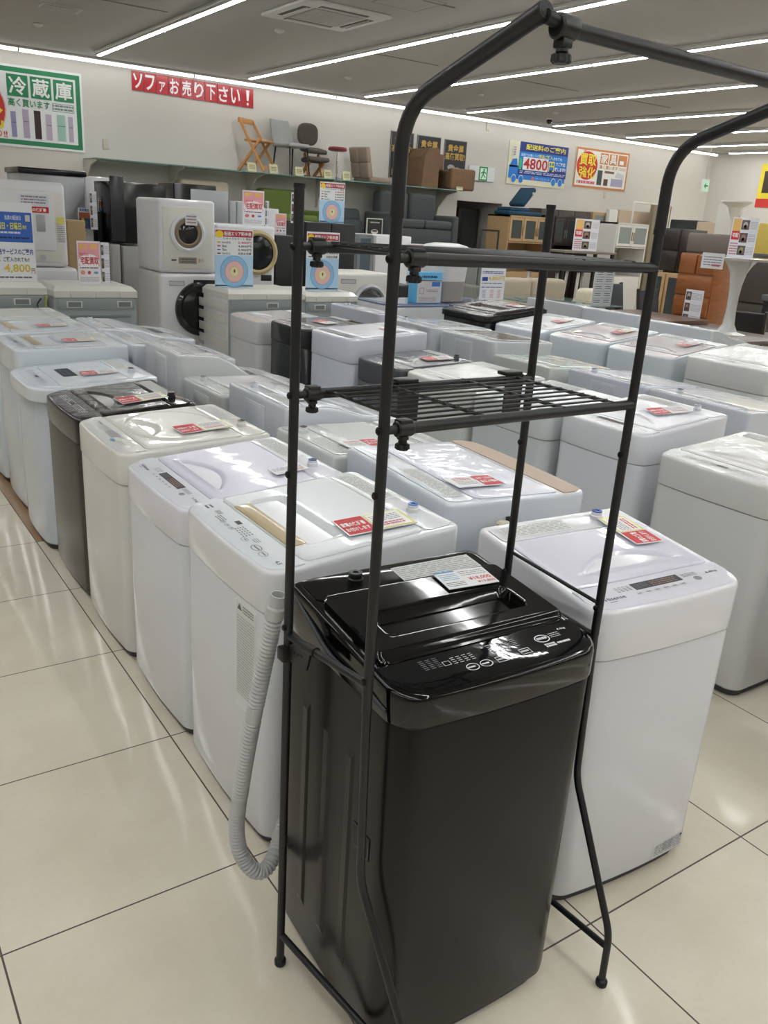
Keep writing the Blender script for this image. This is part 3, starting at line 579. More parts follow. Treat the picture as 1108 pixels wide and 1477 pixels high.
washer('glossy black washing machine with a folded lid, fifth row', 4.80, 5.46, -90, .6, .62, .87, .93, (30, 30, 32), top=(26, 26, 28), lid=(66, 60, 56), panel=(34, 34, 36), kind='trough', ptype='plain', film=.25, inlet=None, card=(.14, .8, 4, 'rw', 1.2), split=.05, over=.02)
for lab_, x_ in (('white washing machine with a slate blue top carrying the blue box', 4.69), ('white washing machine with a slate blue top under the white dustbin', 5.38)):
    washer(lab_, x_, 6.62, 0, .66, .62, .83, .83, (206, 208, 212), top=(120, 128, 156), lid=(118, 126, 154), kind='flat', ptype='none', rear=False, film=0.02, inlet=None, split=.02, over=0)
# --- sixth row behind, backs towards the fifth row
washer('white washing machine with arched back seen behind the taupe lid ones', 5.72, 4.1, 90, .62, .52, .84, .93, (204, 208, 214), prof=[(0, .82), (.4, .86), (.9, .93), (1, .93)], kind='flat', ptype='plain', film=.2, inlet=None, split=.2, far=True)
washer('white washing machine with a wave shaped top behind the pale grey lid one', 5.72, 4.78, 90, .62, .52, .86, .95, (204, 208, 214), prof=[(0, .84), (.4, .88), (.9, .95), (1, .95)], kind='flat', ptype='plain', film=.2, inlet=None, split=.2, far=True)
washer('white washing machine with a rounded back at the far end of the sixth row', 5.72, 5.46, 90, .62, .52, .86, .96, (206, 208, 212), kind='flat', ptype='plain', film=.2, inlet=(90, 84, 76), split=.2, far=True)
for c in CARDS: card(*c)

# drain hose and details of the black machine
R0 = BK; inv = (Matrix.Translation(BK.location) @ Matrix.Rotation(BK.rotation_euler.z, 4, 'Z')).inverted()
def spline(P, n):
    P = [Vector(p) for p in P]; Q = []
    P = [P[0] * 2 - P[1]] + P + [P[-1] * 2 - P[-2]]
    for i in range(1, len(P) - 2):
        a, b, c, d = P[i - 1:i + 3]
        for k in range(n): t = k / n; Q.append(.5 * ((2 * b) + (c - a) * t + (2 * a - 5 * b + 4 * c - d) * t * t + (3 * b - a - 3 * c + d) * t ** 3))
    Q.append(P[-2]); return Q
HG = mat('hose_grey', (176, 177, 176), .5)
def resample(Q, st):
    out = [Q[0]]; acc = 0
    for a, b in zip(Q, Q[1:]):
        L = (b - a).length; t = st - acc
        while t <= L: out.append(a + (b - a) * t / L); t += st
        acc = (acc + L) % st if L else acc
    return out
HP0 = [(.641, 1.285, .842), (.636, 1.29, .80), (.622, 1.30, .70), (.603, 1.315, .55), (.592, 1.33, .42), (.588, 1.34, .33), (.596, 1.335, .255), (.625, 1.32, .207), (.665, 1.33, .205), (.73, 1.39, .25)]
HP = [(a + .018, b, c) for a, b, c in HP0]
Q = resample(spline([inv @ Vector(p) for p in HP], 40), .0017)
N = len(Q)
def hr(i):
    s = i * .0017
    for a in (.21, .44):
        if a < s < a + .035: return .0165
    return .0158 + .0018 * math.sin(s / .0085 * 2 * PI)
m = MB(); m.tube(Q, .017, HG, 16, rf=hr); ho = m.build('drain_hose', BK)
a, b = Q[0], Q[12]; dd = (a - b).normalized(); m = MB(); m.lathe([(.0185, 0), (.0185, .022), (.0155, .026), (.0155, .05), (.0135, .05), (.0125, .02), (.001, .015)], HG, 20, a - dd * .008, a + dd); m.build('hose_cuff', ho)
m = MB(); BL_ = mat('slot_black', (12, 12, 13), .5)
m.box(-.2285, -.2262, -.145, -.085, .455, .505, mat('handle_recess_rim', (26, 26, 27), .3), .001); m.box(-.2292, -.227, -.14, -.09, .46, .50, BL_); m.build('side_handle', BK)
m = MB(); m.tube([(-.23, -.17, .79), (-.233, -.10, .802), (-.236, .02, .80), (-.232, .12, .83), (-.228, .19, .85)], .0045, mat('cable_grey', (70, 72, 76), .5), 8, .03); m.build('power_cord', BK)
# lower corner label of the lilac lid machine
m = MB(); A = front_art(m, .44, .012, .472); A.rect(.09, .04, .205, .085, (206, 207, 208)).up(); A.lines(.095, .045, .2, .08, 6, (120, 120, 122), .4, 3); A.ell(.195, .078, .004, .004, (30, 30, 30)); m.build('rating_label', H2)

# ================================================================== RACK
RK = mat('rack_black', (15, 16, 20), .42, bump=.05, bs=400); RP = mat('rack_plastic', (10, 10, 11), .4)
ang = math.radians(2.0); O = Vector((.668, 1.246, 0))
rk = thing('laundry_rack', 'tall black metal laundry rack with wire shelves standing around the black washing machine', 'rack', O, ang)
Wd = .5665; Dp = .262   # local: x to the right, -y towards the viewer
PR = .0087; PT = .0100
def pole(x, front):
    m = MB()
    if front:
        fy = -Dp
        q = .03 if x == 0 else 0; m.tube([(x + q, fy - .165, .0), (x + q, fy - .162, .14), (x, fy - .012, .45), (x, fy, .80)], PR * .9, RK, 16, .03)
        m.tube([(x, fy, .79), (x, fy, 1.60)], PR * 1.0, RK, 16); m.tube([(x, fy, 1.57), (x, fy, 1.70), (x - .010, fy - .25, 1.777)], PT, RK, 18, .06)
        m.cyl((x, fy, 1.565), (x, fy, 1.575), PT + .0005, RK)
    else:
        m.tube([(x, 0, 0), (x, 0, .80)], PR, RK, 16); m.tube([(x, 0, .79), (x, 0, 1.602)], PR, RK, 16); m.cyl((x, 0, 1.60), (x, 0, 1.607), PR + .001, RP)
    p = m.build('pole', rk); fy = -Dp if front else 0
    for z in ([1.512, 1.27] + ([1.17, .85] if front else [1.13, .83])):
        s = MB(); s.lathe([(.0065, 0), (.0065, .002), (.004, .004), (.001, .0042)], mat('screw_black', (16, 16, 17), .3, m=.6), 12, (x - PR, fy, z), (x - PR - 1, fy, z)); s.build('screw', p)
    f = MB(); by = fy - .165 if front else 0; x = x + (.03 if front and x == 0 else 0)
    f.lathe([(.009, 0), (.0125, .002), (.013, .012), (.011, .016), (.008, .018)], RP, 20, (x, by, 0), (x, by, 1)); f.build('foot_cap', p)
    return p
for x in (0, Wd):
    for fr in (True, False): pole(x, fr)
def bar(name, a, b, r, **k): m = MB(); m.tube([a, b], r, RK, 14); return m.build(name, rk)
for x in (0, Wd):
    bar('bottom_rail', (x, 0, .085), (x + (.03 if x == 0 else 0), -Dp - .16, .105), .0072)
bar('side_rail', (0, 0, .812), (0, -Dp, .842), .0072)
bar('side_rail', (Wd, 0, .803), (Wd, -Dp, .786), .0072); bar('side_rail', (Wd, 0, .877), (Wd, -Dp, .858), .004)
def knob(parent, x, y, z):
    m = MB(); m.cyl((x, y, z - .006), (x, y, z - .016), .0035, mat('thread_metal', (120, 120, 122), .35, m=1), 10); m.lathe([(.0065, 0), (.007, .004), (.005, .005)], RP, 16, (x, y, z - .007), (x, y, -9))
    m.rings([[(x + (rr + .0009 * math.cos(10 * a)) * math.cos(a), y + (rr + .0009 * math.cos(10 * a)) * math.sin(a), z - zz) for a in [2 * PI * i / 64 for i in range(64)]] for rr, zz in ((.0075, .0125), (.0102, .014), (.0106, .0205), (.008, .0225))], RP); return m.build('knob', parent)
def shelf(z, zr, n):
    for y, tag_ in ((0, 0), (-Dp, 1)):
        m = MB(); m.tube([(.028, y, z), (Wd, y, z - .004)], .0092, RK, 16); m.tube([(0, y, z), (.05, y, z)], .0066, RK, 14); m.build('shelf_rod', rk)
        c = MB(); c.lathe([(.0105, 0), (.0125, .002), (.0125, .026), (.011, .029)], RP, 20, (.022, y, z), (9, y, z)); c.box(.024, .048, y - .009, y + .009, z + .008, z + .0145, RP, .002); c.box(.029, .043, y - .007, y + .007, z - .0175, z - .011, RP, .002); c = c.build('clamp', rk); knob(c, .036, y, z - .010)
    m = MB(); zz = z + .008
    ys = [-Dp + .018 + (Dp - .036) * i / (n - 1) for i in range(n)]
    for y in ys: m.tube([(.052, y, zz), (Wd - .05, y, zz - .003)], .0020, RK, 8)
    for x in (.065, .2, .38, Wd - .06): m.tube([(x, .004, zz - .004), (x, -Dp - .004, zz - .004)], .0034, RK, 8)
    m.build('wire_shelf', rk)
shelf(1.270, 0, 9); shelf(1.513, 0, 9)
for x, sgn in ((.235, 1), (.505, -1)):
    m = MB(); z = 1.27; q = .024
    m.box(x - q, x + q, -.014, .014, z + .008, z + .016, RP, .003)
    m.prism([(x - q, z + .01), (x + q, z + .01), (x + q, z - .045), (x + q - sgn * .0 , z - .075), (x - q, z - .075), (x - q, z - .045)], -.0155, -.0125, RP, ax='y'); m.build('shelf_bracket', rk)
m = MB(); m.box(-.018, .018, -.012, .012, .762, .79, RP, .004); m.prism([(-.012, .765), (-.075, .775), (-.085, .81), (-.07, .825), (-.012, .80)], -.004, .0, RK, T=Matrix.Rotation(0, 4, 'Z'), ax='x')
for k in range(3): m.cyl((-.0045, -.03 - k * .013, .79 + k * .003), (-.0052, -.03 - k * .013, .79 + k * .003), .003, BL_, 8)
m.tube([(0, -.062, .818), (0, -.10, .824)], .0095, RP, 14); m.build('hose_bracket', rk)
# top hanging rod
ty, tz = -Dp - .25, 1.777
m = MB(); m.tube([(0.02, ty, tz - .012), (Wd - .005, ty, tz - .012)], .0086, RK, 16); m.tube([(-.010, ty, tz - .006), (.04, ty, tz - .012)], .0075, RK, 14); m.build('hanging_rod', rk)
for x, s in ((0.006, 1), (Wd - .05, 1)):
    c = MB(); c.lathe([(.0105, 0), (.013, .002), (.013, .024), (.0115, .027)], RP, 20, (x, ty, tz - .012), (9, ty, tz - .012)); c.box(x + .006, x + .021, ty - .008, ty + .008, tz - .032, tz - .022, RP, .002); c = c.build('clamp', rk); knob(c, x + .0135, ty, tz - .024)
for x in (0, Wd):
    c = MB(); c.lathe([(.0105, 0), (.0105, .010), (.008, .013)], RP, 18, (x - .0095, ty + .012, tz - .004), (x - .0095 - .36, ty - 9, tz + 3.1)); c.build('end_cap', rk)


# ================================================================== WALL SIGNS
YW = YB - .004
def wall_rect(px0, py0, px1, py1, Y=YW):
    """left/right from the mid height, bottom/top from the mid width of a sign seen on the wall"""
    ym = (py0 + py1) / 2; xm = (px0 + px1) / 2; return at(px0, ym, y=Y).x, at(px1, ym, y=Y).x, at(xm, py1, y=Y).z, at(xm, py0, y=Y).z
def sign(name, label, r, bg, draw, cat='sign', group=None, thick=.012, Y=YW, edge=None):
    x0, x1, z0, z1 = r; m = MB(); m.box(x0, x1, Y - thick, Y, z0, z1, ink(bg) if not edge else ink(edge)); A = wall_art(m, x0, z0, Y - thick)
    A.rect(0, 0, x1 - x0, z1 - z0, bg); A.b = 1; draw(A, x1 - x0, z1 - z0); o = m.build(name); return tag(o, label, cat, group)
GR = (32, 130, 84)
def d_green(A, w, h):
    A.frame(.03, .03, w - .03, h - .03, .06, GR); c = w - .09 - 3 * .295 * h - .07 * h
    A.ell(c - .32 * h, h * .45, h * .36, h * .38, (224, 176, 174)).up(); A.ell(c - .32 * h, h * .45, h * .345, h * .365, (200, 50, 44)).up(); A.text('強', c - .6 * h, h * .45, c - .3 * h, h * .75, (238, 216, 60)); A.text('化', c - .3 * h, h * .2, c + .0 * h, h * .5, (238, 216, 60)); A.text('買', c - .62 * h, h * .12, c - .36 * h, h * .4, (238, 216, 60))
    A.text('ねり!!', c - .22 * h, h * .1, c + .03 * h, h * .19, (206, 60, 56))
    u = w - .07 - 2 * .02; s = .265 * h; 
    for i, ch in enumerate('冷蔵庫'):
        uu = w - .09 - (3 - i) * (s + .03 * h); A.rect(uu, h * .62, uu + s, h * .62 + s, GR); A.k += 1; A.text(ch, uu + .08 * s, h * .62 + .08 * s, uu + .92 * s, h * .62 + .92 * s, (236, 238, 236)); A.k -= 1
    u0 = w - .09 - 3 * (s + .03 * h); A.text('高く買います', u0, h * .5, u0 + 2 * s, h * .6, GR); A.frame(u0 + 2.12 * s, h * .49, u0 + 3.2 * s, h * .59, .006, (90, 120, 104)); A.lines(u0 + 2.16 * s, h * .5, u0 + 3.16 * s, h * .58, 2, (120, 140, 130), .6)
    for i, (c_, ww, hh) in enumerate([((150, 144, 184), .15, .32), ((178, 164, 188), .19, .36), ((50, 28, 26), .2, .36), ((186, 172, 188), .18, .33), ((160, 196, 182), .26, .34), ((182, 172, 192), .15, .33)]):
        uu = u0 + .02 + i * s * .56; A.k = 2; A.rect(uu, h * .12, uu + ww * s * 1.6, h * (.12 + hh * .98), c_).up(); A.rect(uu + .01, h * (.12 + hh * .55), uu + ww * s * 1.55, h * (.13 + hh * .55), tuple(int(v * .7) for v in c_)); A.k = 1
x0, x1, z0, z1 = wall_rect(-110, 91, 119, 212); sign('wall_sign', 'green framed white refrigerator buying sign on the back wall at the far left', (x0, x1, z0 + .02, z1 + .0), (232, 234, 234), d_green)
for i, ch in enumerate('ソファお売り下さい!'):
    pa = 190 + i * 17.6; r = wall_rect(pa, 103 + i * 2.75, pa + 16.6, 130.5 + i * 2.75)
    names_ = ['leftmost of ten', 'second from left', 'third from left', 'fourth from left', 'fifth from left', 'sixth from left', 'seventh from left', 'eighth from left', 'ninth from left', 'rightmost, an exclamation mark']
    def dr(A, w, h, ch=ch):
        k = .8 if ch != 'ァ' else .55
        if ch == '!': A.poly([(w * .42, h * .34), (w * .58, h * .34), (w * .64, h * .9), (w * .36, h * .9)], WHITE); A.ell(w * .5, h * .18, w * .09, h * .08, WHITE)
        else: A.text(ch, w * (.5 - k / 2), h * .1, w * (.5 + k / 2), h * (.1 + k), WHITE)
    sign('banner_card', 'glossy red banner card with one white character high on the wall, %s' % names_[i], r, (182, 36, 46), dr, group='red banner cards on the back wall')
FILMR = mat('ink_b6242e', (182, 36, 46)); FILMR.node_tree.nodes['Principled BSDF'].inputs['Roughness'].default_value = .3
GOLD = (196, 158, 72)
for i, (a, lab_) in enumerate([((562, 190, 595, 258), 'left one behind the rack pole'), ((600, 196, 634, 262), 'middle one'), ((639, 202, 671, 268), 'right one')]):
    def dr(A, w, h):
        A.text('貴金属', w * .15, h * .74, w * .85, h * .9, GOLD); A.text('高価買取!', w * .06, h * .56, w * .94, h * .72, GOLD)
        A.ell(w * .35, h * .4, w * .16, h * .06, (170, 168, 164)); A.ell(w * .62, h * .34, w * .2, h * .07, (150, 146, 140)); A.ell(w * .75, h * .26, w * .13, h * .07, (178, 44, 44)); A.lines(w * .1, h * .06, w * .9, h * .2, 4, (190, 186, 120), .6, 3)
        A.frame(0, 0, w, h, .012, (150, 150, 148))
    sign('wall_poster', 'black and gold poster above the wall shelf, %s of three' % lab_, wall_rect(*a), (34, 34, 38), dr, 'poster', 'black and gold posters')
def exit_man(A, w, h, u, v, s):
    g = (20, 150, 84); A.rect(u, v, u + s, v + s * 1.15, g).up(); A.rect(u + .14 * s, v + .12 * s, u + .86 * s, v + 1.03 * s, (226, 244, 232)).up()
    A.ell(u + .56 * s, v + .9 * s, .09 * s, .09 * s, g); A.poly([(u + .4 * s, v + .5 * s), (u + .56 * s, v + .48 * s), (u + .62 * s, v + .8 * s), (u + .46 * s, v + .8 * s)], g)
    A.poly([(u + .42 * s, v + .52 * s), (u + .54 * s, v + .52 * s), (u + .34 * s, v + .16 * s), (u + .22 * s, v + .16 * s)], g); A.poly([(u + .46 * s, v + .52 * s), (u + .58 * s, v + .5 * s), (u + .8 * s, v + .3 * s), (u + .7 * s, v + .24 * s)], g)
    A.poly([(u + .46 * s, v + .78 * s), (u + .5 * s, v + .7 * s), (u + .24 * s, v + .56 * s), (u + .2 * s, v + .64 * s)], g); A.poly([(u + .6 * s, v + .78 * s), (u + .58 * s, v + .68 * s), (u + .8 * s, v + .56 * s), (u + .84 * s, v + .64 * s)], g)
sign('exit_sign', 'white wall plate with a small green running figure exit light', wall_rect(675, 240, 712, 261), (222, 224, 226), lambda A, w, h: exit_man(A, w, h, w * .38, h * .02, h * .84), thick=.03)
def d_truck(A, w, h):
    b = (0, 120, 214); A.rect(w * .16, h * .13, w * .99, h * .24, b); A.rect(w * .17, h * .24, w, h, (20, 44, 130)).up()
    A.rect(w * .17, h * .42, w, h * .78, (10, 124, 214)); A.rect(w * .17, h * .24, w, h * .36, (24, 40, 130)); A.k = 1; A.rect(w * .02, h * .14, w * .17, h * .44, b)
    A.poly([(w * .02, h * .4), (w * .16, h * .4), (w * .14, h * .6), (w * .07, h * .58)], b)
    A.k = 3; A.text('配送料のご案内', w * .27, h * .83, w * .95, h * .96, (236, 226, 60)); A.text('当店でお買いあげ', w * .2, h * .67, w * .5, h * .74, (200, 230, 250)); A.text('商品ご購入', w * .5, h * .66, w * .74, h * .75, (236, 226, 60)); A.text('されても', w * .75, h * .66, w * .9, h * .73, (220, 236, 250))
    A.rect(w * .24, h * .36, w * .67, h * .66, (232, 234, 236)).up(); A.text('4800', w * .25, h * .38, w * .66, h * .64, (190, 30, 40)); A.text('円', w * .68, h * .38, w * .78, h * .62, (236, 226, 60)); A.text('でご対応', w * .8, h * .53, w * .97, h * .62, WHITE); A.text('致します!!', w * .79, h * .4, w * .98, h * .5, WHITE)
    A.rect(w * .18, h * .36, w * .22, h * .62, (60, 190, 120)); A.lines(w * .2, h * .27, w * .98, h * .34, 2, (180, 196, 230), .6); A.text('リサイクルマート', w * .46, h * .14, w * .72, h * .21, (140, 200, 240)); A.rect(w * .41, h * .14, w * .45, h * .21, (220, 110, 100))
    for u in (.11, .23, .79, .91): A.k = 3; A.ell(w * u, h * .13, w * .042, h * .1, (226, 224, 196)).up(); A.ell(w * u, h * .13, w * .036, h * .085, b)
    A.ell(w * .09, h * .76, w * .045, h * .17, (226, 226, 218)); A.lines(w * .07, h * .66, w * .11, h * .88, 4, (206, 110, 100), .5)
sign('wall_sign', 'blue delivery fee sign with a truck outline and 4800 yen, back wall', wall_rect(732, 207, 817, 269), (226, 224, 196), d_truck)
def d_orange(A, w, h):
    o = (198, 128, 70); A.frame(0, 0, w, h, .04, o); A.ell(w * .22, h * .56, w * .19, h * .36, (200, 46, 36)); A.up(); y = (240, 220, 60); A.text('買取', w * .07, h * .56, w * .38, h * .86, y); A.text('強化', w * .08, h * .24, w * .38, h * .54, y); A.text('大', w * .12, h * .88, w * .19, h * .96, (220, 60, 50))
    for i, ch in enumerate('家具'): A.k = 1; A.rect(w * (.45 + .17 * i), h * .64, w * (.6 + .17 * i), h * .92, o).up(); A.text(ch, w * (.46 + .17 * i), h * .66, w * (.59 + .17 * i), h * .9, (236, 236, 232))
    A.k = 1; A.rect(w * .79, h * .64, w * .96, h * .92, o).up(); A.rect(w * .82, h * .68, w * .9, h * .78, WHITE); A.text('高く買います', w * .45, h * .52, w * .8, h * .62, (190, 120, 70)); A.lines(w * .82, h * .52, w * .96, h * .6, 2, (200, 150, 110), .5)
    A.lines(w * .06, h * .08, w * .4, h * .18, 1, (206, 100, 120), .7); A.rect(w * .43, h * .1, w * .52, h * .48, (56, 68, 66)); A.rect(w * .56, h * .42, w * .74, h * .48, (110, 84, 70)); A.rect(w * .56, h * .1, w * .64, h * .27, (84, 50, 40)); A.rect(w * .7, h * .1, w * .93, h * .3, (164, 160, 190)); A.poly([(w * .76, h * .34), (w * .94, h * .3), (w * .94, h * .42), (w * .8, h * .48)], (200, 204, 212))
sign('wall_sign', 'orange framed furniture buying sign with a red oval, back wall', wall_rect(828, 216, 905, 273), (232, 232, 228), d_orange)
for px, py, lab_ in ((153, 208, 'below the green framed sign'), (873, 281, 'below the orange framed sign'), (704, 183, 'high up near the exit plate')):
    p = at(px, py, y=YW); tag(MB().box(p.x - .045, p.x + .045, YW - .012, YW, p.z - .07, p.z + .07, mat('switch_cream', (200, 194, 178), .5), .004).build('wall_plate'), 'small cream cover plate on the back wall %s' % lab_, 'wall plate')
a = at(1017, 268, y=11.2); t = thing('exit_light', 'small green and white arrow exit light hanging on a rod from the ceiling', 'exit sign', (a.x, 11.2, ZC - .001))
dz = a.z - ZC; m = MB(); m.box(-.1, .1, -.02, .02, dz - .12, dz + .12, mat('exit_case', (206, 214, 208), .4), .006); A = Art(m, lambda u, v, h: (u, -.02 - h, dz + v), .002); A.rect(-.085, -.1, .085, .1, (196, 232, 208)).up(); g = (20, 130, 80); A.poly([(-.06, 0), (0, .06), (0, -.06)], g); A.rect(-.01, -.015, .065, .015, g); m.build('case', t); MB().cyl((0, 0, 0), (0, 0, dz + .12), .008, CW, 8).build('rod', t)
# yellow sign on the right wall
p = at(1104, 275, x=XR - .004); m = MB(); m.box(XR - .014, XR - .002, p.y - 2.2, p.y + .18, p.z - .35, p.z + .55, ink((226, 206, 60))); A = Art(m, lambda u, v, h: (XR - .014 - h, p.y + .18 - u, p.z + v), .002); A.rect(0, -.35, 2.38, -.17, (204, 60, 54)); A.rect(.1, -.05, .5, .4, (60, 50, 40)); tag(m.build('wall_sign'), 'yellow and red sign on the right wall at the photo edge', 'sign')

# ================================================================== WALL SHELF
CR = mat('bracket_cream', (206, 202, 190), .5); GE = mat('glass_edge', (112, 150, 146), .15, coat=.5); GT = mat('glass_shelf', (176, 196, 190), .05, trans=.6)
SZ = 2.10
sx0 = at(139, 232, y=12.62).x; sx1 = at(664, 277, y=12.62).x
t = thing('wall_shelf', 'long glass topped wall shelf on cream brackets carrying the chairs and stools', 'shelf', (sx0, YB - .002, SZ))
L = sx1 - sx0; n = 5
for k in range(n):
    m = MB(); a = k * L / n + .004; b = (k + 1) * L / n - .004; m.box(a, b, -.66, -.005, -.014, 0, GT); m.box(a, b, -.668, -.66, -.014, 0, GE); m.build('glass_panel', t)
for k in range(n + 1):
    m = MB(); x = k * L / n + (.02 if k == 0 else (-.02 if k == n else 0))
    m.prism([(-.002, -.45), (-.002, -.016), (-.62, -.016), (-.62, -.03), (-.34, -.09), (-.1, -.30), (-.06, -.45)], x - .012, x + .012, CR, ax='x'); m.build('bracket', t)
for k in range(n):
    MB().box(k * L / n + .03, (k + 1) * L / n - .03, -.02, -.004, -.06, -.02, CR).build('rail', t)
def on_shelf(px, py=None): p = at(px, 255, y=12.9); return p.x
WOOD = mat('honey_wood', (190, 138, 84), .5, vary=.1, vs=14, stretch=(1, 1, 6)); GF = mat('pale_grey_fabric', (158, 160, 158), .9, bump=.2, bs=300); BRF = mat('taupe_fabric', (84, 76, 70), .9, bump=.3, bs=250); DM = mat('dark_metal', (44, 44, 48), .4, m=.6)
# folding chair
def slatbar(m, a, b, w, th, mt):
    a = Vector(a); b = Vector(b); d = (b - a).normalized(); s = Vector((0, 1, 0)); q = d.cross(s).normalized() * th / 2; s = s * w / 2
    m.rings([[a - s - q, a + s - q, a + s + q, a - s + q], [b - s - q, b + s - q, b + s + q, b - s + q]], mt, smooth=False)
x = on_shelf(372); t = thing('folding_chair', 'light wooden folding chair standing at the left end of the wall shelf', 'chair', (x, 12.92, SZ + .001), math.radians(-58))
for sy in (-.19, .19):
    m = MB(); slatbar(m, (-.22, sy, .76), (.24, sy, .012), .03, .035, WOOD); m.build('backrest_leg', t)
    m = MB(); slatbar(m, (.13, sy * .85, .46), (-.25, sy * .85, .012), .03, .035, WOOD); m.build('rear_leg', t)
m = MB(); m.box(-.13, .2, -.18, .18, .44, .475, WOOD, .008); m.build('seat', t); m = MB(); m.box(-.235, -.2, -.2, .2, .70, .775, WOOD, .008); m.build('backrest', t)
m = MB(); m.box(.19, .215, -.19, .19, .07, .1, WOOD); m.box(-.2, -.175, -.17, .17, .1, .13, WOOD); m.build('stretcher', t)
# upholstered chair
x = on_shelf(416); t = thing('dining_chair', 'pale grey upholstered chair with thin black legs on the wall shelf', 'chair', (x, 12.84, SZ + .001), math.radians(-80))
m = MB(); m.box(-.22, .24, -.21, .21, .41, .47, GF, .03, 3); m.build('seat', t)
m = MB(); m.rings([[(-.2 - .10 * s + .045 * (1 - (yy / .2) ** 2) * -1 + k, yy * (1 - .18 * s ** 3), .45 + .37 * s) for yy in [(-.2 + .4 * i / 8) for i in range(9)] for s in [0]][:0] or [(-.2 - .12 * s - .05 * (1 - (yy / .2) ** 2) + k, yy * (1 - .15 * s * s), .45 + .37 * s) for (yy, k) in [(-.2 + .4 * i / 8, .02) for i in range(9)] + [(.2 - .4 * i / 8, -.02) for i in range(9)]] for s in (0, .25, .5, .75, .95, 1)], GF); m.build('backrest', t)
for sx, sy in ((-.17, -.17), (-.17, .17), (.2, -.17), (.2, .17)): m = MB(); m.cyl((sx, sy, .42), (sx * 1.25, sy * 1.15, .002), .014, DM, 10, .009); m.build('leg', t)
# kneeling chair
x = on_shelf(450); t = thing('kneeling_chair', 'brown fabric ergonomic kneeling chair with backrest and wooden base on the wall shelf', 'chair', (x + .02, 12.98, SZ + .001), math.radians(-96))
m = MB(); SE = lambda k, xx: [(xx, .18 * k * abs(math.cos(a)) ** .7 * (1 if math.cos(a) > 0 else -1), .66 + .17 * k * abs(math.sin(a)) ** .7 * (1 if math.sin(a) > 0 else -1)) for a in [2 * PI * i / 40 for i in range(40)]]
m.rings([SE(.8, -.2), SE(.96, -.195), SE(1, -.175), SE(.96, -.15), SE(.8, -.14)], BRF); m.build('backrest', t); m = MB(); m.box(-.15, .2, -.18, .18, .38, .45, BRF, .034, 4, T=Matrix.Rotation(.15, 4, 'Y')); m.build('seat', t); m = MB(); m.box(.02, .36, -.19, .19, .22, .29, BRF, .034, 4, T=Matrix.Rotation(-.05, 4, 'Y')); m.build('knee_pad', t)
m = MB(); m.tube([(-.17, 0, .55), (-.16, 0, .44), (0, 0, .40)], .016, DM, 10, .04); m.build('back_support', t)
for sy in (-.12, .12): m = MB(); slatbar(m, (-.16, sy, .02), (.24, sy, .23), .03, .05, WOOD); slatbar(m, (.2, sy, .02), (0, sy, .36), .03, .05, WOOD); m.box(-.2, .28, sy - .016, sy + .016, 0, .03, WOOD, .006); m.build('base_frame', t)
# stool
x = on_shelf(487); t = thing('round_stool', 'small round stool with dark red seat and chrome stem on the wall shelf', 'stool', (x, 12.93, SZ + .001)); CH = mat('chrome', (200, 200, 204), .15, m=1)
m = MB(); m.lathe([(.12, 0), (.155, .012), (.16, .035), (.14, .06), (.06, .066), (.002, .067)], mat('red_vinyl', (124, 32, 42), .4), 28, (0, 0, .44), (0, 0, 9)); m.build('seat', t); m = MB(); m.cyl((0, 0, .02), (0, 0, .45), .013, CH, 14); m.cyl((0, 0, .1), (0, 0, .3), .019, CH, 14); m.build('stem', t); m = MB(); m.lathe([(.12, 0), (.12, .008), (.05, .03), (.018, .05)], CH, 28); m.build('base', t)
# floor chair
x = on_shelf(535); t = thing('floor_chair', 'tufted beige fabric legless floor chair leaning back on the wall shelf', 'chair', (x - .02, 12.93, SZ + .001), math.radians(10)); BE = mat('beige_tufted', (142, 126, 112), .85, bump=.2, bs=200)
m = MB(); m.box(-.17, .35, -.22, .22, 0, .09, BE, .04, 4); m.build('seat', t); m = MB(); T = Matrix.Translation((-.15, 0, .04)) @ Matrix.Rotation(-.22, 4, 'Y')
for i in range(2):
    for j in range(2): m.box(-.04, .06, -.22 + .22 * i, .22 * i, .03 + .24 * j, .03 + .24 * (j + 1), BE, .022, 4, T=T)
m.build('backrest', t)
# brown legless sofas
BV = mat('brown_velvet', (112, 86, 62), .8, bump=.3, bs=60, vary=.12, vs=12)
xa = on_shelf(600); xb = on_shelf(633)
t = thing('legless_sofa', 'tall brown velvet legless seat turned side on, at the right of the wall shelf', 'sofa', (xa, 12.72, SZ + .001))
m = MB(); m.prism([(0, 0), (.36, 0), (.36, .62), (.3, .66), (.12, .64), (.04, .5)], 0, .5, BV, ax='y'); bm = bmesh.new(); 
m.build('side_body', t)
MB().box(.37, .62, .2, .5, .3, .58, BV, .04, 4).build('backrest', t)
t = thing('floor_cushion', 'low brown velvet square cushion seat at the right end of the wall shelf', 'cushion', (xb + .1, 12.66, SZ + .001)); MB().box(0, .56, 0, .12, 0, .36, BV, .04, 4).build('front_panel', t); MB().box(.02, .54, .11, .5, 0, .33, BV, .05, 4).build('seat', t)
for i, (px, lab_) in enumerate([(362, 'left of the folding chair'), (393, 'left of the grey chair'), (430, 'under the grey upholstered chair'), (471, 'right of the kneeling chair'), (498, 'right of the red stool'), (662, 'at the right end')]):
    p = at(px, 258, y=12.7); t = thing('shelf_tag', 'small folded cream price tag on the wall shelf, %s' % lab_, 'price tag', (p.x, 12.68, SZ + .001), 0, 'small price tags on the wall shelf'); m = MB(); m.prism([(-.04, 0), (.04, 0), (.034, .004), (0, .13), (-.034, .004)], -.07, .07, ink((196, 190, 150)), T=Matrix.Rotation(0, 4, 'Z'), ax='x'); A = Art(m, lambda u, v, h: (u, -.036 + .034 * v / .13 - h, v), .001); A.lines(-.05, .03, .05, .1, 3, (110, 108, 90), .5, i); m.build('card', t)

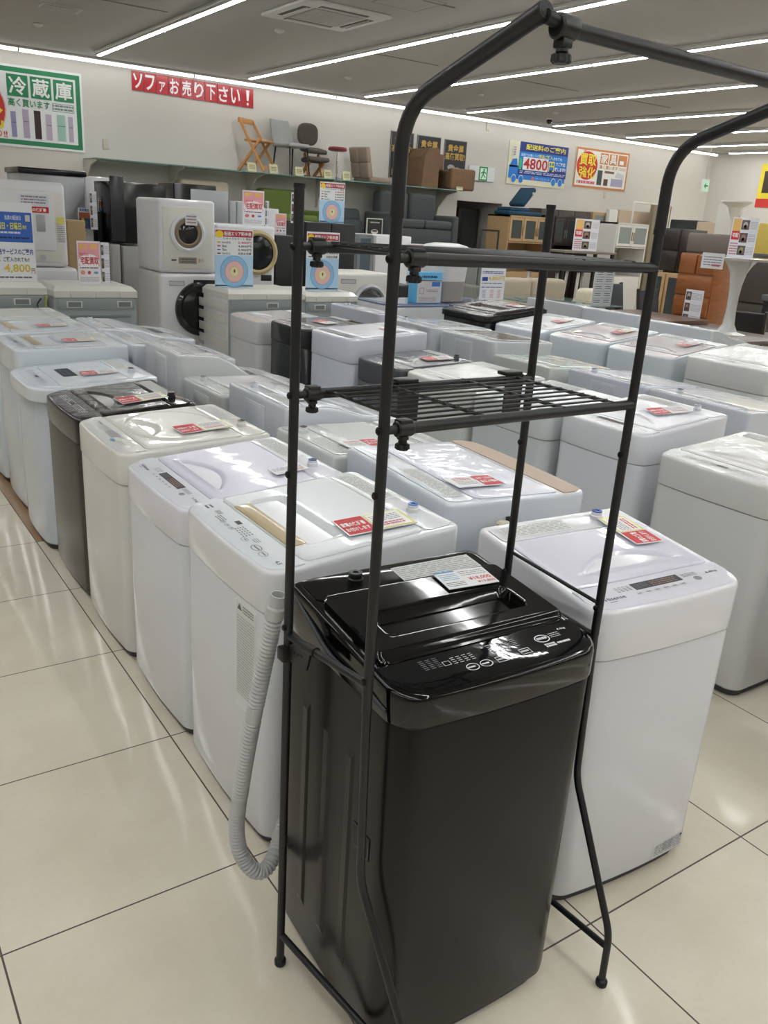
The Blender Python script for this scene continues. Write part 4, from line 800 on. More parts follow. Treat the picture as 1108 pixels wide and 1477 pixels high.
# ================================================================== SOFAS UNDER THE SHELF
def sofa(name, label, px0, px1, pyb, pyt, Y, d, m_, n=2, arms=True, rz=0, cat='sofa', zb=None):
    a = at(px0, (pyb + pyt) / 2, y=Y).x; b = at(px1, (pyb + pyt) / 2, y=Y).x; z0 = at((px0 + px1) / 2, pyb, y=Y).z if zb is None else zb; z1 = at((px0 + px1) / 2, pyt, y=Y + d * .8).z
    w = b - a; h = z1 - z0; t = thing(name, label, cat, (a, Y, z0)); aw = .14 * min(1, w / 1.2) if arms else 0
    MB().box(aw, w - aw, .02, d, .04, h * .36, m_, .02, 2).build('base', t)
    if arms:
        for x in (0, w - aw): MB().box(x, x + aw, 0, d, .02, h * .62, m_, .045, 4).build('armrest', t)
    for k in range(n):
        s = (w - 2 * aw) / n; MB().box(aw + k * s + .004, aw + (k + 1) * s - .004, 0, d * .72, h * .36, h * .52, m_, .05, 4).build('seat_cushion', t); MB().box(aw + k * s + .004, aw + (k + 1) * s - .004, d * .62, d, h * .42, h, m_, .07, 4).build('back_cushion', t)
    for x in (.08, w - .08): MB().cyl((x, .1, 0), (x, .1, .045), .02, DM, 10).build('foot', t); MB().cyl((x, d - .1, 0), (x, d - .1, .045), .02, DM, 10).build('foot', t)
    return t
DG = mat('charcoal_sofa', (70, 74, 76), .85, bump=.25, bs=200); MG = mat('mid_grey_sofa', (98, 98, 98), .9, bump=.25, bs=200); GN = mat('olive_sofa', (96, 112, 52), .9, bump=.25, bs=150); CS = mat('cream_sofa', (176, 164, 146), .9, bump=.2, bs=150)
PLAT = 1.12
xp0 = at(120, 330, y=12.3).x; xp1 = at(563, 345, y=12.1).x - .03
m = MB(); m.box(xp0, xp1, 12.15, YB - .02, PLAT - .04, PLAT, mat('board_white', (206, 206, 206), .4), .004); t = m.build('display_board'); tag(t, 'long white display board carrying the sofas under the wall shelf', 'display board')
for k in range(7): xx = xp0 + .05 + (xp1 - xp0 - .1) * k / 6; MB().box(xx - .02, xx + .02, 12.2, 13.2, 0, PLAT - .04, mat('board_white', (206, 206, 206), .4)).build('upright', t)
sofa('grey_sofa', 'mid grey two cushion sofa under the left end of the wall shelf', 138, 250, 330, 268, 12.3, .8, MG, 2, False, zb=PLAT + .001)
sofa('cream_sofa', 'cream high backed sofa right of the mid grey one under the shelf', 278, 352, 330, 262, 12.3, .8, CS, 1, False, zb=PLAT + .001)
sofa('green_sofa', 'olive green sofa under the middle of the wall shelf', 388, 470, 325, 275, 12.3, .8, GN, 1, True, zb=PLAT + .001)
t = thing('reclining_chair', 'charcoal reclining floor seat with pillow, between green sofa and loveseat', 'seat', (at(520, 310, y=12.5).x - .3, 12.45, PLAT + .001)); MB().box(-.1, .58, .0, .5, 0, .14, DG, .05, 4).build('seat', t); MB().box(-.1, .56, .1, .24, .1, .62, DG, .06, 4, T=Matrix.Translation((0, .2, 0)) @ Matrix.Rotation(-.3, 4, 'X')).build('backrest', t); MB().box(.1, .5, .06, .16, .12, .42, DG, .05, 4, T=Matrix.Translation((0, .1, 0)) @ Matrix.Rotation(-.3, 4, 'X')).build('pillow', t)
# glass shelf with the loveseat
xg0 = at(563, 345, y=12.1).x; xg1 = at(675, 350, y=12.1).x
t = thing('display_shelf', 'glass edged display shelf under the charcoal loveseat', 'shelf', (xg0, 12.05, PLAT - .05)); MB().box(.02, xg1 - xg0, 0, 1.2, -.0, .018, GT).build('glass_panel', t); MB().box(.02, xg1 - xg0, -.008, 0, 0, .018, GE).build('glass_edge', t)
for xx in (.05, xg1 - xg0 - .05): MB().box(xx - .02, xx + .02, .05, 1.15, -(PLAT - .05), -.001, CR).build('support', t)
sofa('loveseat', 'charcoal grey two seat sofa on the glass edged display shelf', 563, 664, 341, 280, 12.12, .82, DG, 2, True, zb=PLAT - .03)
xw = at(655, 330, y=12.3).x
t = thing('quilted_sofa', 'pale grey quilted sofa end standing beside the loveseat shelf', 'sofa', (xg1 + .03, 12.1, 0)); MB().box(.12, .5, 0, .6, 0, 1.10, mat('quilt_grey', (140, 142, 144), .9, bump=.4, bs=80), .08, 4).build('back', t); MB().box(.0, .13, .0, .6, 0, 1.14, CS, .05, 3).build('side', t)
# coffee poster
r = wall_rect(546, 300, 563, 339, 12.0); t = thing('coffee_poster', 'black poster with a white coffee cup standing beside the charcoal floor seat', 'poster', (r[0] - .12, 12.16, PLAT + .001)); m = MB(); w, h = (r[1] - r[0]) * 1.35, r[3] - r[2]; m.box(0, w, 0, .02, 0, h, ink((190, 188, 180))); A = Art(m, lambda u, v, q: (u, -q, v), .002); A.rect(.015, .015, w - .015, h - .015, (34, 32, 32)).up(); A.rect(.015, .015, w - .015, h * .14, (120, 84, 60)); A.ell(w * .5, h * .5, w * .22, h * .09, (214, 214, 212)).up(); A.ell(w * .5, h * .53, w * .17, h * .04, (90, 70, 60)); A.k = 2; A.ell(w * .62, h * .22, w * .18, h * .1, (210, 210, 212)); A.lines(w * .2, h * .8, w * .8, h * .88, 1, (170, 170, 170), .6); m.build('panel', t); MB().box(w * .3, w * .7, .02, .1, 0, h * .3, ink((190, 188, 180))).build('stand', t)

# ================================================================== APPLIANCES BEHIND THE ROWS
OW = mat('old_white_plastic', (208, 206, 198), .4, coat=.2); WE = mat('white_enamel', (212, 212, 214), .3, coat=.3); GB = mat('grey_back_panel', (140, 148, 148), .45); GBD = mat('grey_back_recess', (112, 120, 120), .5); KB = mat('black_enamel', (14, 14, 16), .2); KM = mat('black_matte', (22, 22, 24), .5); SV = mat('silver_grey', (160, 162, 164), .35, m=.3)
def xz(px0, px1, Y): return at(px0, 400, y=Y).x, at(px1, 420, y=Y).x
def back_machine(label, x0, x1, z1, Y, d, vents, topm=OW, wire=False):
    t = thing('washing_machine', label, 'washing machine', ((x0 + x1) / 2, Y, 0)); w = (x1 - x0) / 2
    MB().box(-w, w, .0, d, .02, z1 - .07, WE, .015, 3).build('body', t); MB().box(-w + .03, w - .03, .03, d - .03, 0, .03, BASEM).build('base', t)
    m = MB(); m.box(-w + .004, w - .004, -.012, .0, .06, z1 - .065, GB, .004); 
    m.box(-w + .02, w - .02, -.018, -.01, z1 - .16, z1 - .08, GB, .003)
    for u in vents: m.box(u - .055, u + .055, -.021, -.016, z1 - .145, z1 - .10, OW, .004); m.box(u - .045, u + .045, -.0225, -.02, z1 - .14, z1 - .105, GBD)
    for zz in (.2, .3, .42): m.box(-w + .05, w - .05, -.016, -.01, z1 - zz - .02, z1 - zz, GBD, .002)
    m.build('rear_panel', t)
    m = MB(); m.rings([[(x, y, z) for x, y in [(-w - .004, -.02), (w + .004, -.02), (w + .004, d + .004), (-w - .004, d + .004)]] for z in (z1 - .075, z1 - .03)] + [[(sx * (w - .02), y, z1) for sx, y in [(-1, .04), (1, .04), (1, d - .03), (-1, d - .03)]]], topm, smooth=False)
    for u in (-.6, .0, .6): m.box(u * w - .008, u * w + .008, -.026, -.016, z1 - .07, z1 - .035, topm, .003)
    m.build('top_cover', t)
    if wire: MB().tube([(w + .0, -.03, z1 - .08), (w - .02, -.04, z1 - .14), (w + .01, -.05, z1 - .2), (w - .01, -.03, z1 - .3)], .006, mat('earth_wire', (150, 160, 40), .5), 8, .03).build('earth_wire', t); MB().tube([(w - .04, -.025, z1 - .1), (w - .08, -.05, z1 - .14), (w - .05, -.06, z1 - .2), (w - .09, -.03, z1 - .26)], .005, KM, 8, .03).build('power_cord', t)
    return t
ga, gb = xz(-70, 66, 6.35); gz = at(70, 408, y=6.4).z
back_machine('white machine seen from its grey back, furthest left below the 4,800 yen sign', ga - .02, gb, gz, 6.35, .55, (-.12, .14), wire=True)
ga, gb = xz(76, 196, 6.35)
back_machine('white machine seen from its grey back, carrying the left pink poster', ga, gb, gz - .02, 6.35, .55, (-.16, .2)); G2 = (ga, gb, gz - .02)
ga, gb = xz(327, 436, 6.5); g3z = at(340, 418, y=6.5).z
t = back_machine('large cream machine with ribbed side and grey back, carrying the map poster', ga, gb, g3z, 6.48, .52, (0.05,)); G3 = (ga, gb, g3z)
for k in range(6): m = MB(); w = (gb - ga) / 2; m.box(-w - .008, -w + .002, .03, .6, .25 + k * .1, .32 + k * .1, OW, .006); m.build('side_rib', t)
g4a, g4b = gb + .03, at(514, 430, y=6.5).x; back_machine('cream machine with grey back, carrying the second map poster', g4a, g4b, g3z - .02, 6.5, .6, (-.12, .13))
def dryer(label, x0, x1, Y, z0, z1, d, ring, dark, name='clothes_dryer'):
    t = thing(name, label, 'clothes dryer', ((x0 + x1) / 2, Y, z0)); w = (x1 - x0) / 2; h = z1 - z0
    m = MB(); m.box(-w, w, 0, d, .0, h, WE, .03, 4); m.build('body', t)
    m = MB(); m.box(-w * .86, w * .86, -.006, .004, h * .06, h * .9, OW, .012); m.build('front_panel', t)
    if ring:
        r = w * .62; m = MB(); m.lathe([(r, 0), (r, .012), (r * .86, .02), (r * .78, .01)], WE, 36, (0, -.006, h * .55), (0, -9, h * .55), cap=False); m.lathe([(r * .8, .004), (r * .62, .012), (r * .55, .008)], mat('ring_taupe', (126, 112, 92), .4), 36, (0, -.006, h * .55), (0, -9, h * .55), cap=False); m.lathe([(.001, .007), (r * .58, .007), (r * .62, .003)], mat('window_dark', (40, 38, 38), .1), 36, (0, -.006, h * .55), (0, -9, h * .55), cap=False); m.build('door', t)
        m = MB(); A = Art(m, lambda u, v, q: (u, -.0065 - q, v), .001); A.rect(-w * .35, h * .13, w * .3, h * .22, (150, 140, 130)).up(); A.lines(-w * .3, h * .14, w * .25, h * .21, 2, (90, 86, 84), .5); A.ell(w * .5, h * .18, w * .06, w * .07, (190, 188, 184)); A.rect(-w * .6, h * .17, -w * .42, h * .19, (80, 80, 84)); A.rect(w * .36, h * .15, w * .42, h * .21, (206, 150, 90)); m.build('controls', t)
        m = MB(); A = Art(m, lambda u, v, q: (u, -.03 - q, v), .001); A.rect(-w * .12, h * .66, w * .3, h * .82, (216, 214, 218)).up(); A.lines(-w * .08, h * .68, w * .26, h * .8, 3, (140, 120, 124), .5); tag_ = m.build('notice', t)
    return t
# stacked dryer at far left
x1 = at(96, 320, y=7.0).x; zb = at(60, 385, y=7.0).z; zt_ = at(60, 262, y=7.0).z
def drumwasher(label, x0, x1, Y, z1, d, col, door, lug=None, z0=0):
    t = thing('washing_machine', label, 'washing machine', ((x0 + x1) / 2, Y, z0)); w = (x1 - x0) / 2; z1 = z1 - z0
    MB().box(-w, w, 0, d, .03, z1, col, .03, 4).build('body', t); MB().box(-w + .02, w - .02, .02, d - .02, 0, .035, BASEM).build('base', t)
    if door:
        u, v, r, ringm, winm = door; v -= z0
        m = MB(); m.lathe([(r, 0), (r * .98, .03), (r * .86, .045), (r * .76, .03)], ringm, 40, (u, .005, v), (u, -9, v), cap=False); m.build('door_ring', t)
        m = MB(); m.lathe([(.001, .05), (r * .4, .046), (r * .7, .03), (r * .78, .02)], winm, 40, (u, .005, v), (u, -9, v), cap=False); m.build('door_window', t)
    m = MB(); A = Art(m, lambda uu, vv, q: (uu, -q, vv), .002); A.rect(-w * .7, z1 - .1, -w * .2, z1 - .06, (190, 190, 192)).up(); A.frame(-w * .7, z1 - .1, -w * .2, z1 - .06, .004, (120, 120, 122)); A.rect(w * .1, z1 - .11, w * .9, z1 - .05, (30, 30, 34)) if lug == 'dark' else None; m.build('detergent_drawer', t)
    return t
drumwasher('white drum washing machine under the stacked dryer at the far left', x1 - .62, x1 + .06, 6.98, zb - .004, .55, WE, None)
t = dryer('white clothes dryer with a square door stacked at the far left', x1 - .64, x1, 7.0, zb, zt_, .46, False, False)
h = zt_ - zb; w = .32; m = MB(); m.box(-w * .8, w * .72, -.012, -.004, h * .2, h * .88, WE, .02, 3); m.box(w * .3, w * .5, -.016, -.01, h * .42, h * .62, SV, .006); m.build('door', t)
m = MB(); A = Art(m, lambda u, v, q: (u, -.013 - q, v), .001); A.rect(-w * .05, h * .72, w * .6, h * .85, (206, 208, 216)).up(); A.lines(0, h * .74, w * .55, h * .84, 3, (130, 110, 120), .4); A.k = 1; A.rect(w * .02, h * .64, w * .6, h * .71, RED).up(); A.text('家電の保証書', w * .08, h * .655, w * .54, h * .695, WHITE); A.k = 1; A.rect(w * .76, h * .52, w * .94, h * .6, (206, 200, 100)); A.lines(w * .76, h * .3, w * .94, h * .5, 9, (120, 122, 124), .4); A.rect(-w * .6, h * .08, w * .1, h * .14, (170, 172, 174)); A.ell(w * .4, h * .11, .022, .022, (176, 178, 182)); m.build('stickers', t)
# centre stack
xa = at(229, 340, y=7.15).x; xb = at(311, 340, y=7.15).x; zb = at(270, 394, y=7.15).z; zt_ = at(270, 288, y=7.15).z
drumwasher('white drum washing machine with a large black round door under the centre dryer', xa - .01, xb + .03, 7.13, zb - .004, .62, WE, ((xb - xa) * .18, zb - .30, .235, mat('door_rim_black', (26, 27, 32), .12, coat=.5), KB), 'dark')
dryer('white clothes dryer with a taupe round door stacked in the centre', xa, xb, 7.15, zb, zt_, .58, True, False)
xa = at(312, 360, y=7.9).x; xb = at(397, 360, y=7.9).x; zt_ = at(350, 325, y=7.9).z
t = drumwasher('white drum washing machine with a beige gold door ring behind the map poster', xa, xb, 7.9, zt_, .6, WE, (.12, zt_ - .25, .215, mat('door_ring_gold', (178, 160, 116), .35), KB), None)
MB().box(.16, .28, -.006, .01, zt_ - .52, zt_ - .46, KM, .02, 3).build('filter_cover', t)
xa = at(478, 420, y=7.3).x; xb = at(562, 425, y=7.3).x; zt_ = at(520, 394, y=7.3).z
drumwasher('cream front loading washing machine with a dark grey round door behind the rack pole', xa, xb, 7.3, zt_, .55, OW, (.1, zt_ - .30, .2, SV, mat('door_glass_grey', (66, 64, 64), .15)), None)
# fridges and cabinets (front towards the viewer)
def cabinet(name, label, cat, px0, px1, pt, Y, d, m_, z0=0.0, pb=None, doors=1, handle=None, rows=1, glass=None, gap=.008):
    ym = pt + 20; xa = at(px0, ym, y=Y).x; xb = at(px1, ym, y=Y).x; z1 = at((px0 + px1) / 2, pt, y=Y).z
    if pb is not None: z0 = at((px0 + px1) / 2, pb, y=Y).z
    t = thing(name, label, cat, (xa, Y, z0)); w = xb - xa; h = z1 - z0; MB().box(0, w, 0, d, 0, h, m_, .008).build('body', t)
    for r in range(rows):
        for k in range(doors):
            a, b = w * k / doors + gap, w * (k + 1) / doors - gap; c, e = h * r / rows + gap, h * (r + 1) / rows - gap
            dr = MB(); 
            if glass: 
                f = min(.05, (b - a) * .18); dr.box(a, b, -.018, 0, c, c + f, m_).box(a, b, -.018, 0, e - f, e, m_).box(a, a + f, -.018, 0, c + f, e - f, m_).box(b - f, b, -.018, 0, c + f, e - f, m_)
            else: dr.box(a, b, -.018, 0, c, e, m_, .004)
            dr = dr.build('door', t)
            if glass: MB().box(a + f, b - f, -.01, -.004, c + f, e - f, glass).build('glass_pane', dr)
            if handle: hx = b - .03 if k % 2 == 0 else a + .03; MB().box(hx - .006, hx + .006, -.034, -.018, (c + e) / 2 - min(.08, h * .1), (c + e) / 2 + min(.08, h * .1), handle, .003).build('handle', dr)
    return t
t = cabinet('refrigerator', 'silver refrigerator with black top rim behind the far left dryer', 'refrigerator', 30, 122, 252, 9.0, .6, SV, doors=1)
m = MB(); w = .7; MB().box(-.02, at(122, 270, y=9.0).x - at(30, 270, y=9).x + .02, -.03, .6, 0, .05, KB, .01).build('top_rim', t).location = (0, 0, at(76, 252, y=9.0).z)
cabinet('storage_box', 'tan cardboard box edge between the left dryer and the small posters', 'box', 96, 124, 318, 7.9, .3, mat('cardboard', (176, 150, 112), .8), z0=0, doors=1)
GW = mat('grey_white_cab', (168, 168, 166), .45); 
cabinet('refrigerator', 'grey white refrigerator with a red tag, left of the small black box', 'refrigerator', 100, 136, 330, 8.6, .35, GW, rows=2)
cabinet('refrigerator', 'white freezer standing between the small posters and black refrigerator', 'refrigerator', 122, 158, 255, 9.8, .5, WE, rows=2)
t = cabinet('refrigerator', 'pale refrigerator under the small black cooler', 'refrigerator', 138, 149, 350, 8.6, .35, GW, rows=1)
cabinet('refrigerator', 'pale grey refrigerator with red tag under the black one, left side', 'refrigerator', 159, 174, 352, 8.4, .55, GW, rows=1)
cabinet('refrigerator', 'pale grey refrigerator with red tag under the black one, right side', 'refrigerator', 176, 200, 355, 8.4, .55, GW, rows=1)
zc = at(148, 349, y=8.6).z
cabinet('mini_cooler', 'small dark grey cooler box with a pale label standing beside the black refrigerator', 'cooler', 140, 149, 306, 8.66, .25, KM, pb=350)
t = cabinet('refrigerator', 'glossy black refrigerator with a grey door edge standing on pale ones', 'refrigerator', 158, 240, 264, 8.42, .5, KB, pb=352)
MB().box(0, .13, -.024, -.018, .02, .6, mat('door_edge_grey', (44, 44, 48), .25), .002).build('door_edge', t)
t = cabinet('microwave_oven', 'black appliance with a silver panel behind the centre dryer', 'appliance', 250, 312, 266, 8.9, .45, KB, z0=0); MB().box(.18, .6, -.024, -.018, 1.2, at(281, 270, y=8.9).z - .02, SV, .002).build('silver_panel', t)
cabinet('refrigerator', 'white refrigerator strip between the black refrigerator and black appliance', 'refrigerator', 238, 252, 266, 9.4, .45, WE)
cabinet('refrigerator', 'low grey refrigerator pair top behind the pink poster', 'refrigerator', 330, 350, 290, 8.9, .5, SV, doors=2)
cabinet('refrigerator', 'white refrigerator with low top right of the pink poster', 'refrigerator', 352, 402, 300, 9.6, .5, WE, doors=1)
cabinet('refrigerator', 'dark charcoal refrigerator with a pale tag left of the rack pole', 'refrigerator', 396, 432, 340, 8.1, .55, KM, doors=1)
cabinet('refrigerator', 'black two door refrigerator behind the second map poster', 'refrigerator', 440, 512, 322, 8.6, .6, KM, doors=2)
cabinet('glass_cabinet', 'grey glass fronted cabinet right of the black two door refrigerator', 'cabinet', 514, 538, 338, 9.3, .5, mat('cab_frame_grey', (120, 124, 128), .4), glass=mat('glass_grey_blue', (92, 104, 112), .1))
cabinet('refrigerator', 'white refrigerator between the grey glass cabinet and the rack pole', 'refrigerator', 540, 592, 340, 9.3, .5, WE, doors=1)
cabinet('microwave_oven', 'dark microwave oven behind the blue box', 'microwave', 574, 600, 412, 7.6, .4, KM, z0=0)
# things on the slate blue tops
Yb = 6.36; xa = at(600, 420, y=Yb).x; xb = at(637, 420, y=Yb).x; zt_ = at(618, 393, y=Yb).z; z0 = .8375
t = tag(MB().box(xa, xb, Yb, Yb + .12, z0, zt_, ink((96, 176, 220)), .002).build('product_box'), 'blue and white product carton standing beside the white dustbin', 'box')
m = MB(); A = Art(m, lambda u, v, q: (xa + u, Yb - q, z0 + v), .0008); w = xb - xa; h = zt_ - z0; A.rect(w * .05, h * .02, w * .97, h * .74, (204, 200, 204)); A.rect(w * .05, h * .72, w * .97, h * .75, (180, 60, 70)); A.k = 2; A.rect(w * .6, h * .55, w * .92, h * .7, (60, 120, 200)); A.frame(w * .14, h * .3, w * .3, h * .5, .004, (110, 110, 120)); A.lines(w * .4, h * .36, w * .85, h * .46, 2, (120, 120, 126), .4); A.lines(w * .12, h * .06, w * .8, h * .22, 4, (140, 140, 144), .4); A.lines(w * .2, h * .8, w * .8, h * .9, 1, (40, 70, 110), .7); m.build('front_print', t)
xa = at(634, 420, y=Yb).x + .1; xb = at(684, 420, y=Yb).x; zt_ = at(660, 352, y=Yb).z; t = thing('dustbin', 'white dustbin with a domed lid and grey base half on a machine', 'dustbin', ((xa + xb) / 2 - .05, Yb + .22, z0)); w = .2; h = zt_ - z0
GBM = mat('bin_grey', (150, 144, 140), .5)
sq = lambda s, z: [(s * (abs(math.cos(a)) ** .5) * (1 if math.cos(a) > 0 else -1), s * (abs(math.sin(a)) ** .5) * (1 if math.sin(a) > 0 else -1), z) for a in [2 * PI * (i + .5) / 32 for i in range(32)]]
MB().rings([sq(w * .8, 0), sq(w * .84, .01), sq(w * .86, h * .36)], GBM).build('base', t); MB().rings([sq(w * .86, h * .36), sq(w * .96, h * .84)], WE).build('body', t); MB().rings([sq(w, h * .84), sq(w, h * .88), sq(w * .85, h * .96), sq(w * .5, h * .995), sq(w * .1, h)], WE).build('lid', t)
# ------------------------------------------------------------------ standing price posters
def d_map(A, w, h):
    A.rect(0, 0, w, h * .55, (176, 208, 232)); A.rect(0, h * .55, w, h, (228, 230, 232)); A.rect(0, h * .02, w, h * .04, (190, 214, 232)); A.k = 2
    A.rect(w * .02, h * .86, w * .98, h * .97, (176, 46, 56)).up(); A.text('配送エリア料金表', w * .24, h * .88, w * .95, h * .95, WHITE); A.ell(w * .12, h * .9, w * .1, h * .06, (232, 200, 40)); A.k = 2
    A.text('リサイクルマート 限定', w * .22, h * .81, w * .95, h * .85, (70, 70, 70))
    for i, (a, b, c1, c2) in enumerate([('1km以内', '2,400円', (206, 180, 50), (190, 50, 60)), ('5km', '4,800円', (190, 60, 70), (80, 80, 84)), ('7km', '5,900円', (60, 90, 150), (80, 80, 84)), ('7km以上', '別途お見積', (50, 54, 60), (80, 80, 84))]):
        v = h * (.745 - i * .062); A.poly([(w * .06, v + .01 * h), (w * .13, v + .01 * h), (w * .16, v + .02 * h), (w * .13, v + .03 * h), (w * .06, v + .03 * h)], c1); A.text(a, w * .18, v, w * (.4 if i in (0, 3) else .3), v + h * .042, (70, 70, 74)); A.text(b, w * .6, v, w * .95, v + h * .046, c2)
    r = w * .37; c = h * .27; k = A.k
    for rr, col in ((r, (90, 130, 180)), (r * .97, (140, 186, 222)), (r * .68, (200, 120, 120)), (r * .65, (226, 186, 180)), (r * .33, (200, 196, 110)), (r * .3, (222, 220, 170))): A.ell(w * .5, c, rr, rr * 1.02, col).up()
    A.ell(w * .5, c + r * .05, r * .06, r * .12, (180, 40, 50))
def d_pink(A, w, h):
    A.rect(0, 0, w, h, (226, 226, 230)).up(); A.rect(w * .04, h * .42, w * .96, h * .96, (232, 160, 168)).up(); A.ell(w * .5, h * .52, w * .46, h * .18, (236, 230, 232)); A.text('高価', w * .1, h * .82, w * .42, h * .93, (236, 210, 60)); A.text('買取', w * .56, h * .82, w * .86, h * .93, (236, 210, 60)).up(); A.text('リサイクルの', w * .08, h * .66, w * .48, h * .73, (206, 60, 80)); A.text('宅配買取', w * .12, h * .46, w * .92, h * .64, (196, 30, 44))
    A.lines(w * .08, h * .36, w * .9, h * .4, 1, (60, 60, 66), .6); A.ell(w * .2, h * .27, w * .1, h * .05, (214, 130, 124)); A.ell(w * .48, h * .27, w * .07, h * .04, (206, 60, 60)); A.ell(w * .78, h * .27, w * .1, h * .03, (110, 150, 196)); A.lines(w * .08, h * .05, w * .9, h * .17, 4, (170, 160, 170), .4)
def d_photos(A, w, h, left=True):
    A.rect(0, 0, w, h, (222, 222, 230)).up(); o = .36 if left else .04
    if left: A.rect(w * .04, h * .66, w * .34, h * .97, (232, 186, 110)); A.rect(w * .04, h * .44, w * .34, h * .66, (206, 50, 60)).up(); A.text('宅配', w * .07, h * .5, w * .31, h * .62, WHITE); A.k = 2; A.lines(w * .04, h * .05, w * .34, h * .38, 5, (180, 110, 120), .5)
    for i in range(3):
        v = h * (.7 - i * .32); A.rect(w * o, v, w * (o + .3), v + h * .24, (100, 84, 80)); A.k = 3; A.ell(w * (o + .15), v + h * .12, w * .09, h * .08, ((180, 176, 174), (156, 120, 110), (150, 150, 110))[i]); A.ell(w * (o + .15), v + h * .08, w * .06, h * .04, (50, 40, 40)); A.k = 2; A.lines(w * (o + .34), v + h * .02, w * .96, v + h * .22, 5, (150, 150, 158), .35, i)
def d_fee(A, w, h):
    A.rect(0, 0, w, h, (226, 228, 234)).up(); A.rect(w * .05, h * .6, w * .28, h * .72, (40, 70, 150)); A.text('4,800円', w * .3, h * .6, w * .97, h * .76, (214, 186, 70)); A.lines(w * .05, h * .82, w * .9, h * .92, 2, (60, 80, 150), .5); A.lines(w * .05, h * .5, w * .9, h * .56, 1, (120, 124, 134), .5)
    A.lines(w * .05, h * .38, w * .9, h * .43, 1, (60, 80, 150), .5, 2)
    for u in (.1, .42, .72): A.lines(w * u, h * .06, w * (u + .14), h * .34, 6, (196, 110, 120) if u > .3 else (120, 120, 130), .4, 5)
def d_fees2(A, w, h):
    A.rect(0, 0, w, h, (206, 208, 214)).up()
    for r in range(5):
        for c in range(2): A.frame(w * (.04 + .48 * c), h * (.03 + .19 * r), w * (.48 + .48 * c), h * (.2 + .19 * r), .004, (120, 124, 132)); A.lines(w * (.1 + .48 * c), h * (.06 + .19 * r), w * (.42 + .48 * c), h * (.17 + .19 * r), 2, (90, 92, 102), .5, r * 2 + c)
def d_blue(A, w, h):
    A.rect(0, 0, w, h, (222, 224, 226)).up(); A.rect(0, h * .5, w * .97, h * .88, (50, 96, 180)).up(); A.text('当店の配送日', w * .35, h * .78, w * .72, h * .84, (200, 210, 230)); A.rect(w * .82, h * .77, w * .93, h * .85, (200, 196, 190)); A.text('土曜日・日曜日', w * .08, h * .66, w * .72, h * .75, (226, 220, 60)); A.text('限定', w * .75, h * .67, w * .84, h * .72, (226, 220, 60)); A.lines(w * .1, h * .6, w * .7, h * .64, 1, (200, 210, 230), .6); A.lines(w * .1, h * .54, w * .9, h * .57, 1, (20, 30, 60), .6)
    A.text('配送サービスのご案内', w * .05, h * .34, w * .95, h * .42, (40, 60, 140)); A.text('1点、ご購入されても!!', w * .05, h * .25, w * .85, h * .31, (60, 60, 66)); A.text('4,800', w * .25, h * .1, w * .86, h * .22, (214, 186, 70)); A.text('円', w * .88, h * .1, w * .97, h * .17, (150, 100, 90)); A.lines(w * .05, h * .03, w * .9, h * .07, 1, (100, 100, 104), .5)
def d_game(A, w, h):
    A.rect(0, 0, w, h, (222, 224, 228)).up(); A.rect(w * .06, 0, w * .94, h * .78, (70, 84, 130)).up(); A.rect(w * .06, h * .5, w * .94, h * .78, (170, 96, 60)); A.text('携帯電話', w * .1, h * .82, w * .9, h * .96, (60, 90, 160)); A.ell(w * .35, h * .4, w * .12, h * .12, (200, 190, 60)); A.ell(w * .6, h * .3, w * .15, h * .1, (60, 120, 90)); A.ell(w * .45, h * .2, w * .1, h * .07, (180, 180, 200))
def standing(label, px0, py0, px1, py1, Y, draw, zb=None, name='price_poster', tilt=0, group=None):
    x0, x1, z0, z1 = wall_rect(px0, py0, px1, py1, Y); 
    if zb is not None: z0 = zb
    t = thing(name, label, 'poster', (x0, Y, z0 + .001)); w = x1 - x0; h = z1 - z0
    m = MB(); m.box(0, w, 0, .004, 0, h, ink((220, 222, 226))); draw(Art(m, lambda u, v, q: (u, -q, v), .0008), w, h); m.build('print', t)
    m = MB(); T = Matrix.Translation((0, .004, 0)); m.box(w * .2, w * .8, 0, .09, 0, .004, mat('clear_acrylic', (220, 224, 226), .1, trans=.6)); m.box(w * .2, w * .8, 0, .004, 0, h * .5, mat('clear_acrylic', (220, 224, 226), .1, trans=.6)); m.build('stand', t); t.location.z = z0 + .001
    return t
standing('pink courier buying poster on the left grey backed machine', 112, 348, 145, 408, 6.55, d_pink, G2[2])
standing('narrow photo strip poster folded beside the left pink poster', 146, 350, 158, 409, 6.56, lambda A, w, h: d_photos(A, w, h, False), G2[2])
standing('blue and white 4,800 yen delivery poster at the far left edge', -14, 292, 49, 390, 6.5, d_blue, gz)
standing('map price poster with blue rings in front of the gold ringed machine', 310, 330, 365, 405, 6.7, d_map, G3[2])
standing('map price poster with blue rings standing behind the left rack pole', 442, 335, 489, 405, 6.7, d_map, G3[2] - .02)
standing('upper map price poster near the green sofa', 461, 263, 497, 322, 8.65, d_map, at(480, 322, y=8.6).z + .0)
standing('map price poster mostly hidden behind the blue carton', 588, 352, 622, 405, 7.65, d_map, at(600, 411, y=7.6).z)
standing('pink courier buying poster standing behind the gold ringed machine', 350, 275, 381, 320, 8.0, d_pink, at(350, 325, y=7.9).z + .003)
standing('narrow photo strip poster behind the upper pink poster', 383, 290, 388, 322, 8.05, lambda A, w, h: d_photos(A, w, h, False), at(350, 325, y=7.9).z + .003)
standing('4,800 yen fee poster behind the folded black lid', 693, 387, 728, 434, 6.62, d_fee, .8375)
standing('small upright poster with photos left of the rack pole top', 420, 278, 434, 322, 8.7, lambda A, w, h: d_photos(A, w, h, False), None)
standing('tilted leaflet in a black frame leaning near the charcoal refrigerator', 397, 308, 413, 342, 8.2, d_pink, None)
